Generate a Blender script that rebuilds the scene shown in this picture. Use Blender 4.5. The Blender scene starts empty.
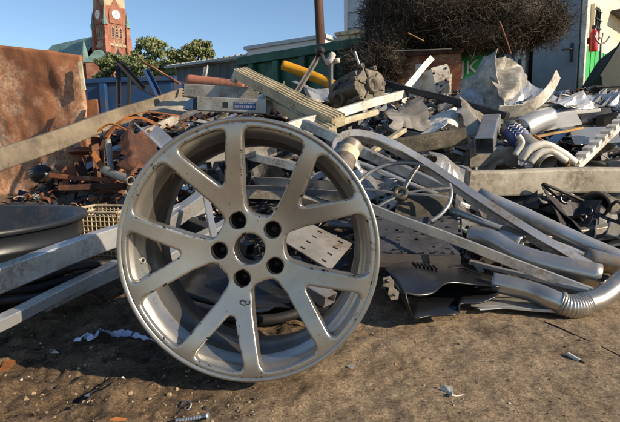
import bpy, math, random
import numpy as np
from mathutils import Vector, Matrix, Euler
random.seed(7); rng = np.random.default_rng(7)
S = bpy.context.scene
COL = S.collection
R = math.radians

# ------------------------------------------------------------------ camera
W_PX, H_PX, F_PX = 620.0, 422.0, 470.0
CAM_Z, PITCH, ROLL = 0.45, 8.0, -1.2
cam = bpy.data.cameras.new('camera'); cam_o = bpy.data.objects.new('camera', cam); COL.objects.link(cam_o)
cam.sensor_width = 36.0; cam.lens = 36.0 * F_PX / W_PX
cam.clip_start = 0.02; cam.clip_end = 3000
CAM_M = Euler((R(90 - PITCH), 0, 0)).to_matrix() @ Matrix.Rotation(R(ROLL), 3, 'Z')
cam_o.location = (0, 0, CAM_Z); cam_o.rotation_euler = CAM_M.to_euler()
S.camera = cam_o
# ------------------------------------------------------------------ light
SUN_EL, SUN_AZ = 25.0, 117.0          # azimuth clockwise from +Y: from the right, a little behind the camera
w = bpy.data.worlds.new('World'); S.world = w; w.use_nodes = True
nt = w.node_tree
sky = nt.nodes.new('ShaderNodeTexSky'); sky.sky_type = 'NISHITA'; sky.sun_disc = False
sky.sun_elevation = R(SUN_EL); sky.sun_rotation = R(SUN_AZ)
sky.air_density = 1.0; sky.dust_density = 0.15; sky.ozone_density = 3.2
nt.links.new(sky.outputs[0], nt.nodes['Background'].inputs[0])
nt.nodes['Background'].inputs[1].default_value = 0.105
sun = bpy.data.lights.new('sun', 'SUN'); sun.energy = 5.0; sun.angle = R(0.53); sun.color = (1.0, 0.84, 0.63)
sun_o = bpy.data.objects.new('sun', sun); COL.objects.link(sun_o)
to_sun = Vector((math.sin(R(SUN_AZ)) * math.cos(R(SUN_EL)), math.cos(R(SUN_AZ)) * math.cos(R(SUN_EL)), math.sin(R(SUN_EL))))
sun_o.rotation_euler = to_sun.to_track_quat('Z', 'Y').to_euler(); sun_o.location = (6, -4, 5)
S.view_settings.view_transform = 'Standard'; S.view_settings.look = 'None'
S.view_settings.exposure = 0.55; S.view_settings.gamma = 1.0
S.render.engine = 'CYCLES'; S.cycles.max_bounces = 8

# ------------------------------------------------------------------ noise and heights
def _hash(ix, iy, s):
    n = np.sin(ix * 127.1 + iy * 311.7 + s * 74.7) * 43758.5453
    return n - np.floor(n)
def vnoise(x, y, s=0.0):
    x = np.asarray(x, float); y = np.asarray(y, float)
    ix, iy = np.floor(x), np.floor(y); fx, fy = x - ix, y - iy
    fx = fx * fx * (3 - 2 * fx); fy = fy * fy * (3 - 2 * fy)
    a = _hash(ix, iy, s); b = _hash(ix + 1, iy, s); c = _hash(ix, iy + 1, s); d = _hash(ix + 1, iy + 1, s)
    return (a + (b - a) * fx) * (1 - fy) + (c + (d - c) * fx) * fy
def fbm(x, y, s=0.0, o=4):
    v = 0.0; a = 0.5
    for i in range(o):
        v = v + a * (vnoise(x, y, s + i * 7.3) - 0.5); x = x * 2.03 + 5.1; y = y * 2.03 + 1.7; a *= 0.5
    return v
def ground_h(x, y):
    near = np.clip((9 - y) / 4, 0, 1)
    left = 1 / (1 + np.exp((np.asarray(x) + 0.12 + (np.asarray(y) - .85) * -.7) * 9))
    h = fbm(np.asarray(x) * 2.1, np.asarray(y) * 2.1, 3) * 0.035
    h = h + fbm(np.asarray(x) * 11, np.asarray(y) * 11, 5) * (0.014 + 0.062 * left)
    h = h + fbm(np.asarray(x) * 45, np.asarray(y) * 45, 9, 4) * (0.006 + 0.009 * left)
    dw = np.exp(-(((np.asarray(x) + .12) / .14) ** 2 + ((np.asarray(y) - .95) / .16) ** 2))
    return h * near * (1 - .85 * dw) - 0.004 * dw
_Y = [1.22, 1.42, 1.60, 1.85, 2.15, 2.5, 2.9, 3.4, 3.9, 4.5, 5.1, 5.6]
_Z = [-.10, .00, .06, .13, .22, .34, .50, .68, .80, .72, .35, -.1]
def heap_h(x, y):
    x = np.asarray(x, float); y = np.asarray(y, float)
    sh = np.interp(x, [-2.6, -1.5, -.9, -.45, -.1, .3], [1.4, .95, .62, .32, .12, 0])
    hs = np.interp(x, [-2.6, -2.2, -1.7, -1.2, -.7, 2.6, 3.6, 4.4], [0, .25, .8, .95, 1, 1, .6, 0])
    z = np.interp(y - sh * np.clip(1.6 - y / 4.4, 0, 1), _Y, _Z)
    z = np.where(z > 0, z * hs, z)
    return z + fbm(x * 3.1, y * 3.1, 21, 3) * .16 * np.clip(z * 4, 0.15, 1) - .01 - .15 * (1 - np.clip(hs * 3, 0, 1))
def top_h(x, y): return float(np.maximum(heap_h(x, y), ground_h(x, y)))

def ray(px, py):
    v = CAM_M @ Vector(((px - W_PX / 2) / F_PX, (H_PX / 2 - py) / F_PX, -1.0))
    return v / v.y
def at(px, py, d=None, lift=0.04):
    """photo pixel -> point at world depth d, or where the ray meets the heap or ground (raised by lift)"""
    v = ray(px, py)
    if d is None:
        ys = np.arange(.6, 6.0, .01)
        z = CAM_Z + v.z * ys
        t = np.maximum(heap_h(v.x * ys, ys), ground_h(v.x * ys, ys)) + lift
        k = np.nonzero(z <= t)[0]
        d = float(ys[k[0]]) if len(k) else 3.8
    return Vector((v.x * d, d, CAM_Z + v.z * d))
def P(p, lift=.04):
    return p.copy() if isinstance(p, Vector) else (at(p[0], p[1], p[2] if len(p) > 2 else None, lift))

# ------------------------------------------------------------------ materials
def rgb(h):
    c = [int(h[i:i + 2], 16) / 255 for i in (0, 2, 4)]
    return tuple(x / 12.92 if x <= .04045 else ((x + .055) / 1.055) ** 2.4 for x in c) + (1,)
MATS = {}
def mat(name, c1, c2, dirt=None, rough=.5, metal=0.0, scale=8.0, bump=.25, dirt_amt=.45, dirt_scale=3.0, rvar=.2, stretch=(1, 1, 1), bscale=None, jitter=.12, bdist=.004, coat=0):
    m = bpy.data.materials.new(name); m.use_nodes = True; n = m.node_tree.nodes; L = m.node_tree.links
    bs = n['Principled BSDF']
    tc = n.new('ShaderNodeTexCoord'); mp = n.new('ShaderNodeMapping'); mp.inputs['Scale'].default_value = stretch
    oi = n.new('ShaderNodeObjectInfo')
    ad = n.new('ShaderNodeVectorMath'); ad.operation = 'ADD'
    sc = n.new('ShaderNodeVectorMath'); sc.operation = 'SCALE'; sc.inputs[0].default_value = (31, 17, 23)
    L.new(oi.outputs['Random'], sc.inputs['Scale']); L.new(tc.outputs['Object'], ad.inputs[0]); L.new(sc.outputs[0], ad.inputs[1])
    L.new(ad.outputs[0], mp.inputs[0])
    def noise(s, d=5, r=.6):
        q = n.new('ShaderNodeTexNoise'); q.inputs['Scale'].default_value = s; q.inputs['Detail'].default_value = d
        q.inputs['Roughness'].default_value = r; L.new(mp.outputs[0], q.inputs['Vector']); return q
    def ramp(src, a, b):
        q = n.new('ShaderNodeMapRange'); q.inputs[1].default_value = a; q.inputs[2].default_value = b; L.new(src, q.inputs[0]); return q
    n1 = noise(scale); r1 = ramp(n1.outputs[0], .35, .65)
    mx = n.new('ShaderNodeMix'); mx.data_type = 'RGBA'; L.new(r1.outputs[0], mx.inputs['Factor'])
    mx.inputs['A'].default_value = c1; mx.inputs['B'].default_value = c2
    col = mx.outputs['Result']; fac = None
    if dirt:
        n2 = noise(dirt_scale, 8, .7); r2 = ramp(n2.outputs[0], .62 - dirt_amt * .35, .72 - dirt_amt * .22)
        n3 = noise(dirt_scale * 14, 3, .7); r3 = ramp(n3.outputs[0], .3, .6)
        mu = n.new('ShaderNodeMath'); mu.operation = 'MULTIPLY'; L.new(r2.outputs[0], mu.inputs[0]); L.new(r3.outputs[0], mu.inputs[1])
        m2 = n.new('ShaderNodeMix'); m2.data_type = 'RGBA'; L.new(mu.outputs[0], m2.inputs['Factor'])
        L.new(col, m2.inputs['A']); m2.inputs['B'].default_value = dirt; col = m2.outputs['Result']; fac = mu
    hv = n.new('ShaderNodeHueSaturation'); jr = ramp(oi.outputs['Random'], 0, 1)
    jr.inputs[3].default_value = 1 - jitter; jr.inputs[4].default_value = 1 + jitter
    L.new(jr.outputs[0], hv.inputs['Value']); L.new(col, hv.inputs['Color']); L.new(hv.outputs[0], bs.inputs['Base Color'])
    rr = ramp(n1.outputs[0], .3, .7); rr.inputs[3].default_value = max(.05, rough - rvar / 2); rr.inputs[4].default_value = min(1, rough + rvar / 2)
    L.new(rr.outputs[0], bs.inputs['Roughness'])
    if fac and metal > 0:
        q = n.new('ShaderNodeMapRange'); q.inputs[3].default_value = metal; q.inputs[4].default_value = metal * .2
        L.new(fac.outputs[0], q.inputs[0]); L.new(q.outputs[0], bs.inputs['Metallic'])
    else: bs.inputs['Metallic'].default_value = metal
    if coat: bs.inputs['Coat Weight'].default_value = coat
    if bump:
        nb = noise(bscale or scale * 4, 6, .65); b = n.new('ShaderNodeBump'); b.inputs['Strength'].default_value = bump; b.inputs['Distance'].default_value = bdist
        L.new(nb.outputs[0], b.inputs['Height']); L.new(b.outputs[0], bs.inputs['Normal'])
    MATS[name] = m; return m
DIRT = rgb('5a4a38')
mat('alu', rgb('b6b8ba'), rgb('9a9c9e'), rgb('6e6455'), .38, .75, 14, .15, .55, 6)
mat('alu_bright', rgb('cbccca'), rgb('b0b1b1'), rgb('807462'), .34, .7, 14, .12, .5, 6)
mat('alu_dull', rgb('a39d92'), rgb('837d73'), rgb('5a4c3c'), .55, .45, 10, .25, .5, 4)
mat('white_paint', rgb('dad6cc'), rgb('c4bfb3'), rgb('7d6c55'), .45, 0, 9, .15, .45, 4)
mat('cream', rgb('cbbf9f'), rgb('b0a488'), rgb('6a5a44'), .5, 0, 9, .2, .45, 4)
mat('grey_paint', rgb('8f9293'), rgb('7a7d7f'), rgb('574b3e'), .5, .1, 9, .2, .45, 4)
mat('steel', rgb('77787a'), rgb('5f6062'), rgb('4b3627'), .42, .75, 10, .25, .5, 4)
mat('exhaust', rgb('bdb9b2'), rgb('a29c93'), rgb('8a7152'), .30, .85, 7, .12, .42, 4)
mat('dark_grey', rgb('3f4043'), rgb('313235'), rgb('24211f'), .45, .2, 10, .2, .45, 8)
mat('cast_alu', rgb('756d5f'), rgb('575044'), rgb('332b22'), .6, .35, 16, .5, .6, 6)
mat('dark_steel', rgb('3a3a3c'), rgb('29292b'), rgb('3a2a20'), .5, .4, 10, .3, .45, 4)
mat('black_plastic', rgb('1d1e21'), rgb('141517'), rgb('332e28'), .30, 0, 10, .08, .25, 5)
mat('rubber', rgb('171717'), rgb('101010'), rgb('3a332a'), .65, 0, 12, .2, .4, 5)
mat('tub', rgb('23272c'), rgb('1b1e22'), rgb('453f37'), .42, 0, 6, .15, .35, 4)
mat('rust', rgb('8a5236'), rgb('6b3a24'), rgb('a98a68'), .85, 0, 6, .5, .45, 4)
mat('rust_plate', rgb('91603f'), rgb('784a30'), rgb('bda084'), .8, 0, 3.2, .6, .40, 2.0, bscale=14, bdist=.012)
mat('rust_dark', rgb('4d3022'), rgb('37221a'), rgb('7a4c2c'), .85, 0, 9, .5, .5, 5)
mat('rust_orange', rgb('a5672f'), rgb('7d4721'), rgb('5a3a22'), .8, 0, 9, .5, .5, 5)
mat('wood_grey', rgb('b0a898'), rgb('938a7a'), rgb('655b4c'), .8, 0, 5, .5, .5, 3, stretch=(1, 1, 1), bscale=40)
mat('wood_beam', rgb('7f735f'), rgb('61574a'), rgb('453c31'), .8, 0, 5, .6, .5, 3, bscale=40)
mat('sheet_grey', rgb('b1ab9d'), rgb('958f83'), rgb('655c4d'), .5, .15, 14, .25, .6, 14)
mat('box_grey', rgb('b0aea6'), rgb('98968e'), rgb('5c5244'), .5, .2, 10, .2, .5, 6)
mat('wood_dark', rgb('4a4338'), rgb('332e27'), rgb('6e6552'), .85, 0, 8, .8, .5, 9, bscale=60)
mat('wood_tan', rgb('b48a4a'), rgb('94703a'), rgb('6a5232'), .7, 0, 8, .3, .4, 6)
mat('blue_paint', rgb('1d4069'), rgb('173558'), rgb('4a4038'), .5, 0, 4, .2, .4, 2)
mat('green_dark', rgb('1c5a43'), rgb('174a38'), rgb('2a3a2e'), .5, 0, 4, .2, .35, 2)
mat('green_bright', rgb('35a64c'), rgb('2f9644'), rgb('4c7a50'), .5, 0, 4, .1, .25, 2)
mat('green_sign', rgb('12994f'), rgb('0f8a46'), rgb('3c7a55'), .5, 0, 4, .1, .25, 2)
mat('green_shaded', rgb('0b1f1b'), rgb('081713'), rgb('101c18'), .6, 0, 4, .3, .3, 2)  # hopper green darkened: its shade is put into the colour
mat('white_wall', rgb('d9cfb6'), rgb('cfc4a9'), rgb('a39a84'), .7, 0, 3, .1, .25, 2)
mat('panel_grey', rgb('8d949c'), rgb('828991'), rgb('6a6a6a'), .5, 0, 3, .1, .25, 1.5)
mat('yellow', rgb('d79a12'), rgb('bd8410'), rgb('6b5326'), .45, 0, 9, .15, .4, 4)
mat('pink_pipe', rgb('b5765f'), rgb('a0674f'), rgb('75523f'), .55, .1, 9, .2, .4, 4)
mat('red_paint', rgb('b81c1c'), rgb('a01616'), None, .35, 0, 5, .05, coat=.3)
mat('blue_label', rgb('27407c'), rgb('20366a'), None, .5, 0, 9, .1)
mat('tape', rgb('a9b6d8'), rgb('8fa0cc'), rgb('e6e6ea'), .5, 0, 40, .1, .6, 20)
mat('paper', rgb('d8d4cb'), rgb('c2beb4'), rgb('8f8778'), .7, 0, 12, .2, .4, 8)
mat('filter_tan', rgb('b98a52'), rgb('a5763f'), None, .7, 0, 12, .1)
mat('brick', rgb('96604c'), rgb('805040'), rgb('a98570'), .85, 0, .5, .2, .4, .3)
mat('stone', rgb('bfa98a'), rgb('a8937a'), rgb('7d7262'), .8, 0, .5, .2, .4, .3)
mat('copper', rgb('74918a'), rgb('647f7a'), rgb('4a5e5c'), .6, 0, .6, .1, .4, .3)
mat('clock_white', rgb('e6e2d8'), rgb('dcd8cc'), None, .6, 0, 1, 0)
mat('dark_glass', rgb('20242a'), rgb('191c21'), None, .2, 0, 1, 0)
mat('shed_roof', rgb('9aa0a2'), rgb('8a8f92'), rgb('6e6f6e'), .5, .2, .8, .1, .4, .5)
mat('shed_wall', rgb('5f6a70'), rgb('525c62'), rgb('424a4e'), .6, .1, .8, .1, .4, .5)
mat('siding', rgb('a9b0b4'), rgb('9ea5aa'), None, .6, 0, 1, .05)
mat('white_building', rgb('d8d8d4'), rgb('cccccA'), None, .6, 0, 1, .05)
mat('pole', rgb('6a4a38'), rgb('513629'), rgb('3d2a20'), .85, 0, 6, .4, .5, 3, stretch=(1, 1, .2))
mat('bark', rgb('54442f'), rgb('3f3324'), None, .9, 0, 3, .4)
mat('wire', rgb('3f352a'), rgb('2c251d'), rgb('584c3c'), .75, .1, 3, 0, .5, 2)
mat('hose_white', rgb('c9c4b8'), rgb('b0aa9e'), rgb('756a58'), .5, 0, 9, .2, .4, 5)
mat('orange_cable', rgb('b06a1e'), rgb('8f5318'), None, .55, 0, 9, .1)
def leafmat(name, a, b):
    m = mat(name, a, b, None, .6, 0, .6, 0); bs = m.node_tree.nodes['Principled BSDF']
    bs.inputs['Subsurface Weight'].default_value = 0
    return m
leafmat('leaf_a', rgb('707a4e'), rgb('58663c')); leafmat('leaf_b', rgb('848353'), rgb('6c7044')); leafmat('leaf_c', rgb('5f6c44'), rgb('4c5a38'))

# ------------------------------------------------------------------ mesh helpers (all shapes are given in world coordinates)
class MB:
    def __init__(s): s.v = []; s.f = []; s.m = []; s.sm = []
    def add(s, vs, fs, mi=0, smooth=False):
        o = len(s.v); s.v += [tuple(v) for v in vs]; s.f += [tuple(i + o for i in f) for f in fs]
        s.m += [mi] * len(fs); s.sm += [smooth] * len(fs); return s
    def box(s, c, sx, sy, sz, M=None, mi=0):
        pts = [Vector((x * sx / 2, y * sy / 2, z * sz / 2)) for x in (-1, 1) for y in (-1, 1) for z in (-1, 1)]
        if M is not None: pts = [M @ p for p in pts]
        c = Vector(c)
        return s.add([p + c for p in pts], [(0, 1, 3, 2), (4, 6, 7, 5), (0, 4, 5, 1), (2, 3, 7, 6), (0, 2, 6, 4), (1, 5, 7, 3)], mi)
def obj(name, mb, m, parent=None, loc=None, bevel=0, solid=0, smooth_angle=None, subd=0):
    me = bpy.data.meshes.new(name)
    o = bpy.data.objects.new(name, me); COL.objects.link(o)
    if parent is not None:
        org = WLOC[parent.name] if parent.name in WLOC else parent.location.copy()
        o.parent = parent
    else:
        org = Vector(loc) if loc is not None else Vector(mb.v[0])
        o.location = org
    WLOC[o.name] = org.copy()
    V = np.array(mb.v) - np.array(org)
    me.from_pydata(V.tolist(), [], mb.f)
    for k in (m if isinstance(m, (list, tuple)) else [m]): me.materials.append(MATS[k] if isinstance(k, str) else k)
    me.polygons.foreach_set('material_index', mb.m); me.polygons.foreach_set('use_smooth', mb.sm)
    me.update()
    if solid:
        q = o.modifiers.new('solid', 'SOLIDIFY'); q.thickness = solid; q.offset = 0
    if bevel:
        q = o.modifiers.new('bevel', 'BEVEL'); q.width = bevel; q.segments = 2; q.limit_method = 'ANGLE'
    if subd:
        q = o.modifiers.new('sub', 'SUBSURF'); q.levels = subd; q.render_levels = subd
    return o
WLOC = {}
def tag(o, label, cat, group=None):
    o['label'] = label; o['category'] = cat
    if group: o['group'] = group
    return o
def thing(name, label, cat, loc, group=None):
    o = bpy.data.objects.new(name, None); COL.objects.link(o); o.location = loc; o.empty_display_size = .1
    WLOC[o.name] = Vector(loc); return tag(o, label, cat, group)
def struct(o, kind='structure'): o['kind'] = kind; return o

def rrect(w, h, r=None, k=2):
    r = r if r is not None else min(w, h) * .12
    out = []
    for cx, cy, a0 in ((w / 2 - r, h / 2 - r, 0), (-w / 2 + r, h / 2 - r, 90), (-w / 2 + r, -h / 2 + r, 180), (w / 2 - r, -h / 2 + r, 270)):
        for i in range(k + 1):
            a = R(a0 + 90 * i / k); out.append((cx + r * math.cos(a), cy + r * math.sin(a)))
    return out
def circ(r, n=14): return [(r * math.cos(2 * math.pi * i / n), r * math.sin(2 * math.pi * i / n)) for i in range(n)]
def profile(kind, w, h, t=.003):
    """returns outer loop, inner loop or None, smooth"""
    if kind in ('rect', 'flat'): return rrect(w, h, min(w, h) * .15), None, False
    if kind == 'round': return circ(w / 2, 14), None, True
    if kind == 'tube': return circ(w / 2, 20), circ(w / 2 - t, 20), True
    if kind == 'sq': return rrect(w, h, min(w, h) * .08), rrect(w - 2 * t, h - 2 * t, min(w, h) * .04), False
    if kind == 'L': return [(-w / 2, -h / 2), (w / 2, -h / 2), (w / 2, -h / 2 + t), (-w / 2 + t, -h / 2 + t), (-w / 2 + t, h / 2), (-w / 2, h / 2)], None, False
    if kind == 'U': return [(-w / 2, -h / 2), (w / 2, -h / 2), (w / 2, h / 2), (w / 2 - t, h / 2), (w / 2 - t, -h / 2 + t), (-w / 2 + t, -h / 2 + t), (-w / 2 + t, h / 2), (-w / 2, h / 2)], None, False
    if kind == 'I':
        return [(-w / 2, -h / 2), (w / 2, -h / 2), (w / 2, -h / 2 + t), (t / 2, -h / 2 + t), (t / 2, h / 2 - t), (w / 2, h / 2 - t), (w / 2, h / 2), (-w / 2, h / 2), (-w / 2, h / 2 - t), (-t / 2, h / 2 - t), (-t / 2, -h / 2 + t), (-w / 2, -h / 2 + t)], None, False
    if kind == 'rail':   # window profile with grooves along its top
        p = [(-w / 2, -h / 2), (w / 2, -h / 2), (w / 2, h / 2)]; n = 4
        for i in range(n):
            a = w / 2 - w * (i + .25) / n; b = w / 2 - w * (i + .85) / n
            p += [(a, h / 2), (a, h / 2 - h * .16), (b, h / 2 - h * .16), (b, h / 2)]
        return p + [(-w / 2, h / 2)], None, False
def frames(path, up=Vector((0, 0, 1)), roll=0.0):
    n = len(path); T = []
    for i in range(n):
        t = path[min(i + 1, n - 1)] - path[max(i - 1, 0)]; T.append(t.normalized())
    u = up
    if abs(T[0].dot(u)) > .95: u = Vector((0, 1, 0))
    s = T[0].cross(u).normalized(); F = []
    for i in range(n):
        s = (s - T[i] * s.dot(T[i])).normalized(); v = s.cross(T[i]).normalized()
        c, q = math.cos(roll), math.sin(roll)
        F.append((s * c + v * q, v * c - s * q))
    return F
def sweep(mb, path, outer, inner=None, smooth=False, roll=0.0, up=Vector((0, 0, 1)), scales=None, mi=0, caps=True, twist=0):
    F = frames(path, up, roll); n = len(path)
    def ring(loop, i):
        s, v = F[i]; k = scales[i] if scales else 1
        if twist:
            a = twist * i / (n - 1); s, v = s * math.cos(a) + v * math.sin(a), v * math.cos(a) - s * math.sin(a)
        return [path[i] + s * (p[0] * k) + v * (p[1] * k) for p in loop]
    m = len(outer); V = []; Fc = []
    for i in range(n): V += ring(outer, i)
    for i in range(n - 1):
        for j in range(m):
            k = (j + 1) % m; Fc.append((i * m + j, i * m + k, (i + 1) * m + k, (i + 1) * m + j))
    if inner is None:
        mb.add(V, Fc, mi, smooth)
        if caps: mb.add(V[:m], [tuple(range(m))[::-1]], mi); mb.add(V[-m:], [tuple(range(m))], mi)
        return mb
    o = len(V)
    for i in range(n): V += ring(inner, i)
    for i in range(n - 1):
        for j in range(m):
            k = (j + 1) % m; Fc.append((o + i * m + j, o + (i + 1) * m + j, o + (i + 1) * m + k, o + i * m + k))
    for j in range(m):
        k = (j + 1) % m
        Fc.append((j, o + j, o + k, k)); e = (n - 1) * m; Fc.append((e + j, e + k, o + e + k, o + e + j))
    return mb.add(V, Fc, mi, smooth)
def seg(a, b, n=8, bend=0.0, bdir=None, rnd=0.0):
    t = (b - a); L = t.length; out = []
    bd = bdir if bdir is not None else Vector((random.uniform(-1, 1), random.uniform(-1, 1), random.uniform(-.4, .4)))
    ph = random.uniform(0, 6)
    for i in range(n + 1):
        f = i / n; p = a + t * f + bd * (bend * L * math.sin(math.pi * f))
        if rnd: p = p + Vector((math.sin(f * 7 + ph), math.cos(f * 9 + ph * 2), math.sin(f * 11 + ph * 3))) * (rnd * L)
        out.append(p)
    return out
def curve(pts, n=10):
    """Catmull-Rom through the points"""
    q = [pts[0] * 2 - pts[1]] + list(pts) + [pts[-1] * 2 - pts[-2]]; out = []
    for i in range(1, len(q) - 2):
        a, b, c, d = q[i - 1], q[i], q[i + 1], q[i + 2]
        for k in range(n):
            t = k / n
            out.append(.5 * (2 * b + (c - a) * t + (2 * a - 5 * b + 4 * c - d) * t * t + (3 * b - a - 3 * c + d) * t ** 3))
    return out + [pts[-1].copy()]
def bar(name, label, cat, a, b, kind, w, h, m, t=.003, roll=0.0, bend=.009, rnd=.0025, lift=.04, group=None, twist=0, n=10, bdir=None):
    a, b = P(a, lift), P(b, lift)
    o, i, sm = profile(kind, w, h, t); mb = MB()
    sweep(mb, seg(a, b, n, bend, bdir, rnd), o, i, sm, roll, twist=twist)
    ob = obj(name, mb, m, loc=a)
    return tag(ob, label, cat, group) if label else ob
def pipe(name, label, cat, pts, r, m, t=.002, lift=.04, group=None, n=8, parent=None, rr=None, solid=False):
    p = curve([P(q, lift) for q in pts], n); mb = MB()
    sc = None
    if rr: sc = list(np.interp(np.linspace(0, 1, len(p)), np.linspace(0, 1, len(rr)), rr))
    k = 18 if r > .008 else 8
    sweep(mb, p, circ(r, k), None if (solid or r < .008) else circ(r - t, k), True, scales=sc)
    ob = obj(name, mb, m, parent, loc=p[0])
    return tag(ob, label, cat, group) if label else ob
def strip(name, label, cat, pts, w, t, m, lift=.04, roll=0.0, n=10, up=Vector((0, 0, 1)), group=None, twist=0):
    p = curve([P(q, lift) for q in pts], n); mb = MB()
    sweep(mb, p, rrect(w, t, t * .3, 1), None, False, roll, up=up, twist=twist)
    ob = obj(name, mb, m, loc=p[0])
    return tag(ob, label, cat, group) if label else ob
def lathe(mb, c, axis, prof, n=32, mi=0, smooth=True, ref=None):
    axis = Vector(axis).normalized(); ref = ref or (Vector((0, 0, 1)) if abs(axis.z) < .9 else Vector((1, 0, 0)))
    s = axis.cross(ref).normalized(); v = s.cross(axis).normalized(); V = []; Fc = []; m = len(prof); c = Vector(c)
    for i in range(n):
        a = 2 * math.pi * i / n; e = s * math.cos(a) + v * math.sin(a)
        V += [c + axis * z + e * r for r, z in prof]
    for i in range(n):
        j = (i + 1) % n
        for k in range(m - 1): Fc.append((i * m + k, i * m + k + 1, j * m + k + 1, j * m + k))
    return mb.add(V, Fc, mi, smooth)
def sheet(name, label, cat, corners, m, amp=.02, n=22, freq=3.0, solid=.0025, ridge=True, lift=.05, seed=0, group=None, ragged=.0, holes=None, parent=None, bulge=0.0, smooth=False):
    """crumpled sheet between four corner points"""
    c = [P(q, lift) for q in corners]; nu = nv = n
    u, v = np.meshgrid(np.linspace(0, 1, nu), np.linspace(0, 1, nv), indexing='ij')
    if ragged:
        v2 = v + ragged * fbm(u * 6, v * 0 + seed, seed) * (v - .5) * 2; u2 = u + ragged * fbm(v * 6, u * 0 + seed, seed + 3) * (u - .5) * 2
    else: u2, v2 = u, v
    C = [np.array(q) for q in c]
    X = (C[0][None, None] * ((1 - u2) * (1 - v2))[..., None] + C[1][None, None] * (u2 * (1 - v2))[..., None] + C[2][None, None] * (u2 * v2)[..., None] + C[3][None, None] * ((1 - u2) * v2)[..., None])
    nn = np.cross(C[1] - C[0], C[3] - C[0]); nn = nn / np.linalg.norm(nn)
    d = fbm(u * freq + seed * 3.1, v * freq + seed * 1.7, seed, 3)
    if ridge:
        fr_ = np.random.default_rng(seed + 77); d = d * .16
        for q_ in range(4):
            a_ = fr_.uniform(0, 3.14); c_ = fr_.uniform(-.28, .28); g_ = (u - .5) * math.cos(a_) + (v - .5) * math.sin(a_) - c_
            d = d + fr_.choice([-1, 1]) * fr_.uniform(.35, .8) * np.sqrt(g_ * g_ + .00015)
        d = d - d.mean()
    X = X + nn * (d * amp * 2 + bulge * np.sin(math.pi * u) * np.sin(math.pi * v))[..., None]
    F = []
    for i in range(nu - 1):
        for j in range(nv - 1):
            if holes and holes((i + .5) / (nu - 1), (j + .5) / (nv - 1), i, j): continue
            F.append((i * nv + j, (i + 1) * nv + j, (i + 1) * nv + j + 1, i * nv + j + 1))
    mb = MB(); mb.add(X.reshape(-1, 3).tolist(), F, 0, smooth)
    ob = obj(name, mb, m, parent, loc=c[0], solid=solid)
    return tag(ob, label, cat, group) if label else ob
def plate(name, label, cat, poly, m, thick=.004, lift=.04, group=None, parent=None, bevel=0, holes=()):
    """flat outline from points, extruded along its own normal"""
    p = [P(q, lift) for q in poly]; nn = Vector((0, 0, 0))
    for i in range(len(p)): nn += p[i].cross(p[(i + 1) % len(p)])
    nn = -nn.normalized() if nn.y > 0 else nn.normalized()
    c = sum(p, Vector()) / len(p); q = [x - nn * (x - c).dot(nn) for x in p]; k = len(q)
    mb = MB(); V = [x + nn * thick / 2 for x in q] + [x - nn * thick / 2 for x in q]
    mb.add(V, [tuple(range(k)), tuple(range(2 * k - 1, k - 1, -1))] + [(i, k + i, k + (i + 1) % k, (i + 1) % k) for i in range(k)])
    ob = obj(name, mb, m, parent, loc=q[0], bevel=bevel)
    if label: tag(ob, label, cat, group)
    return ob

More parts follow.
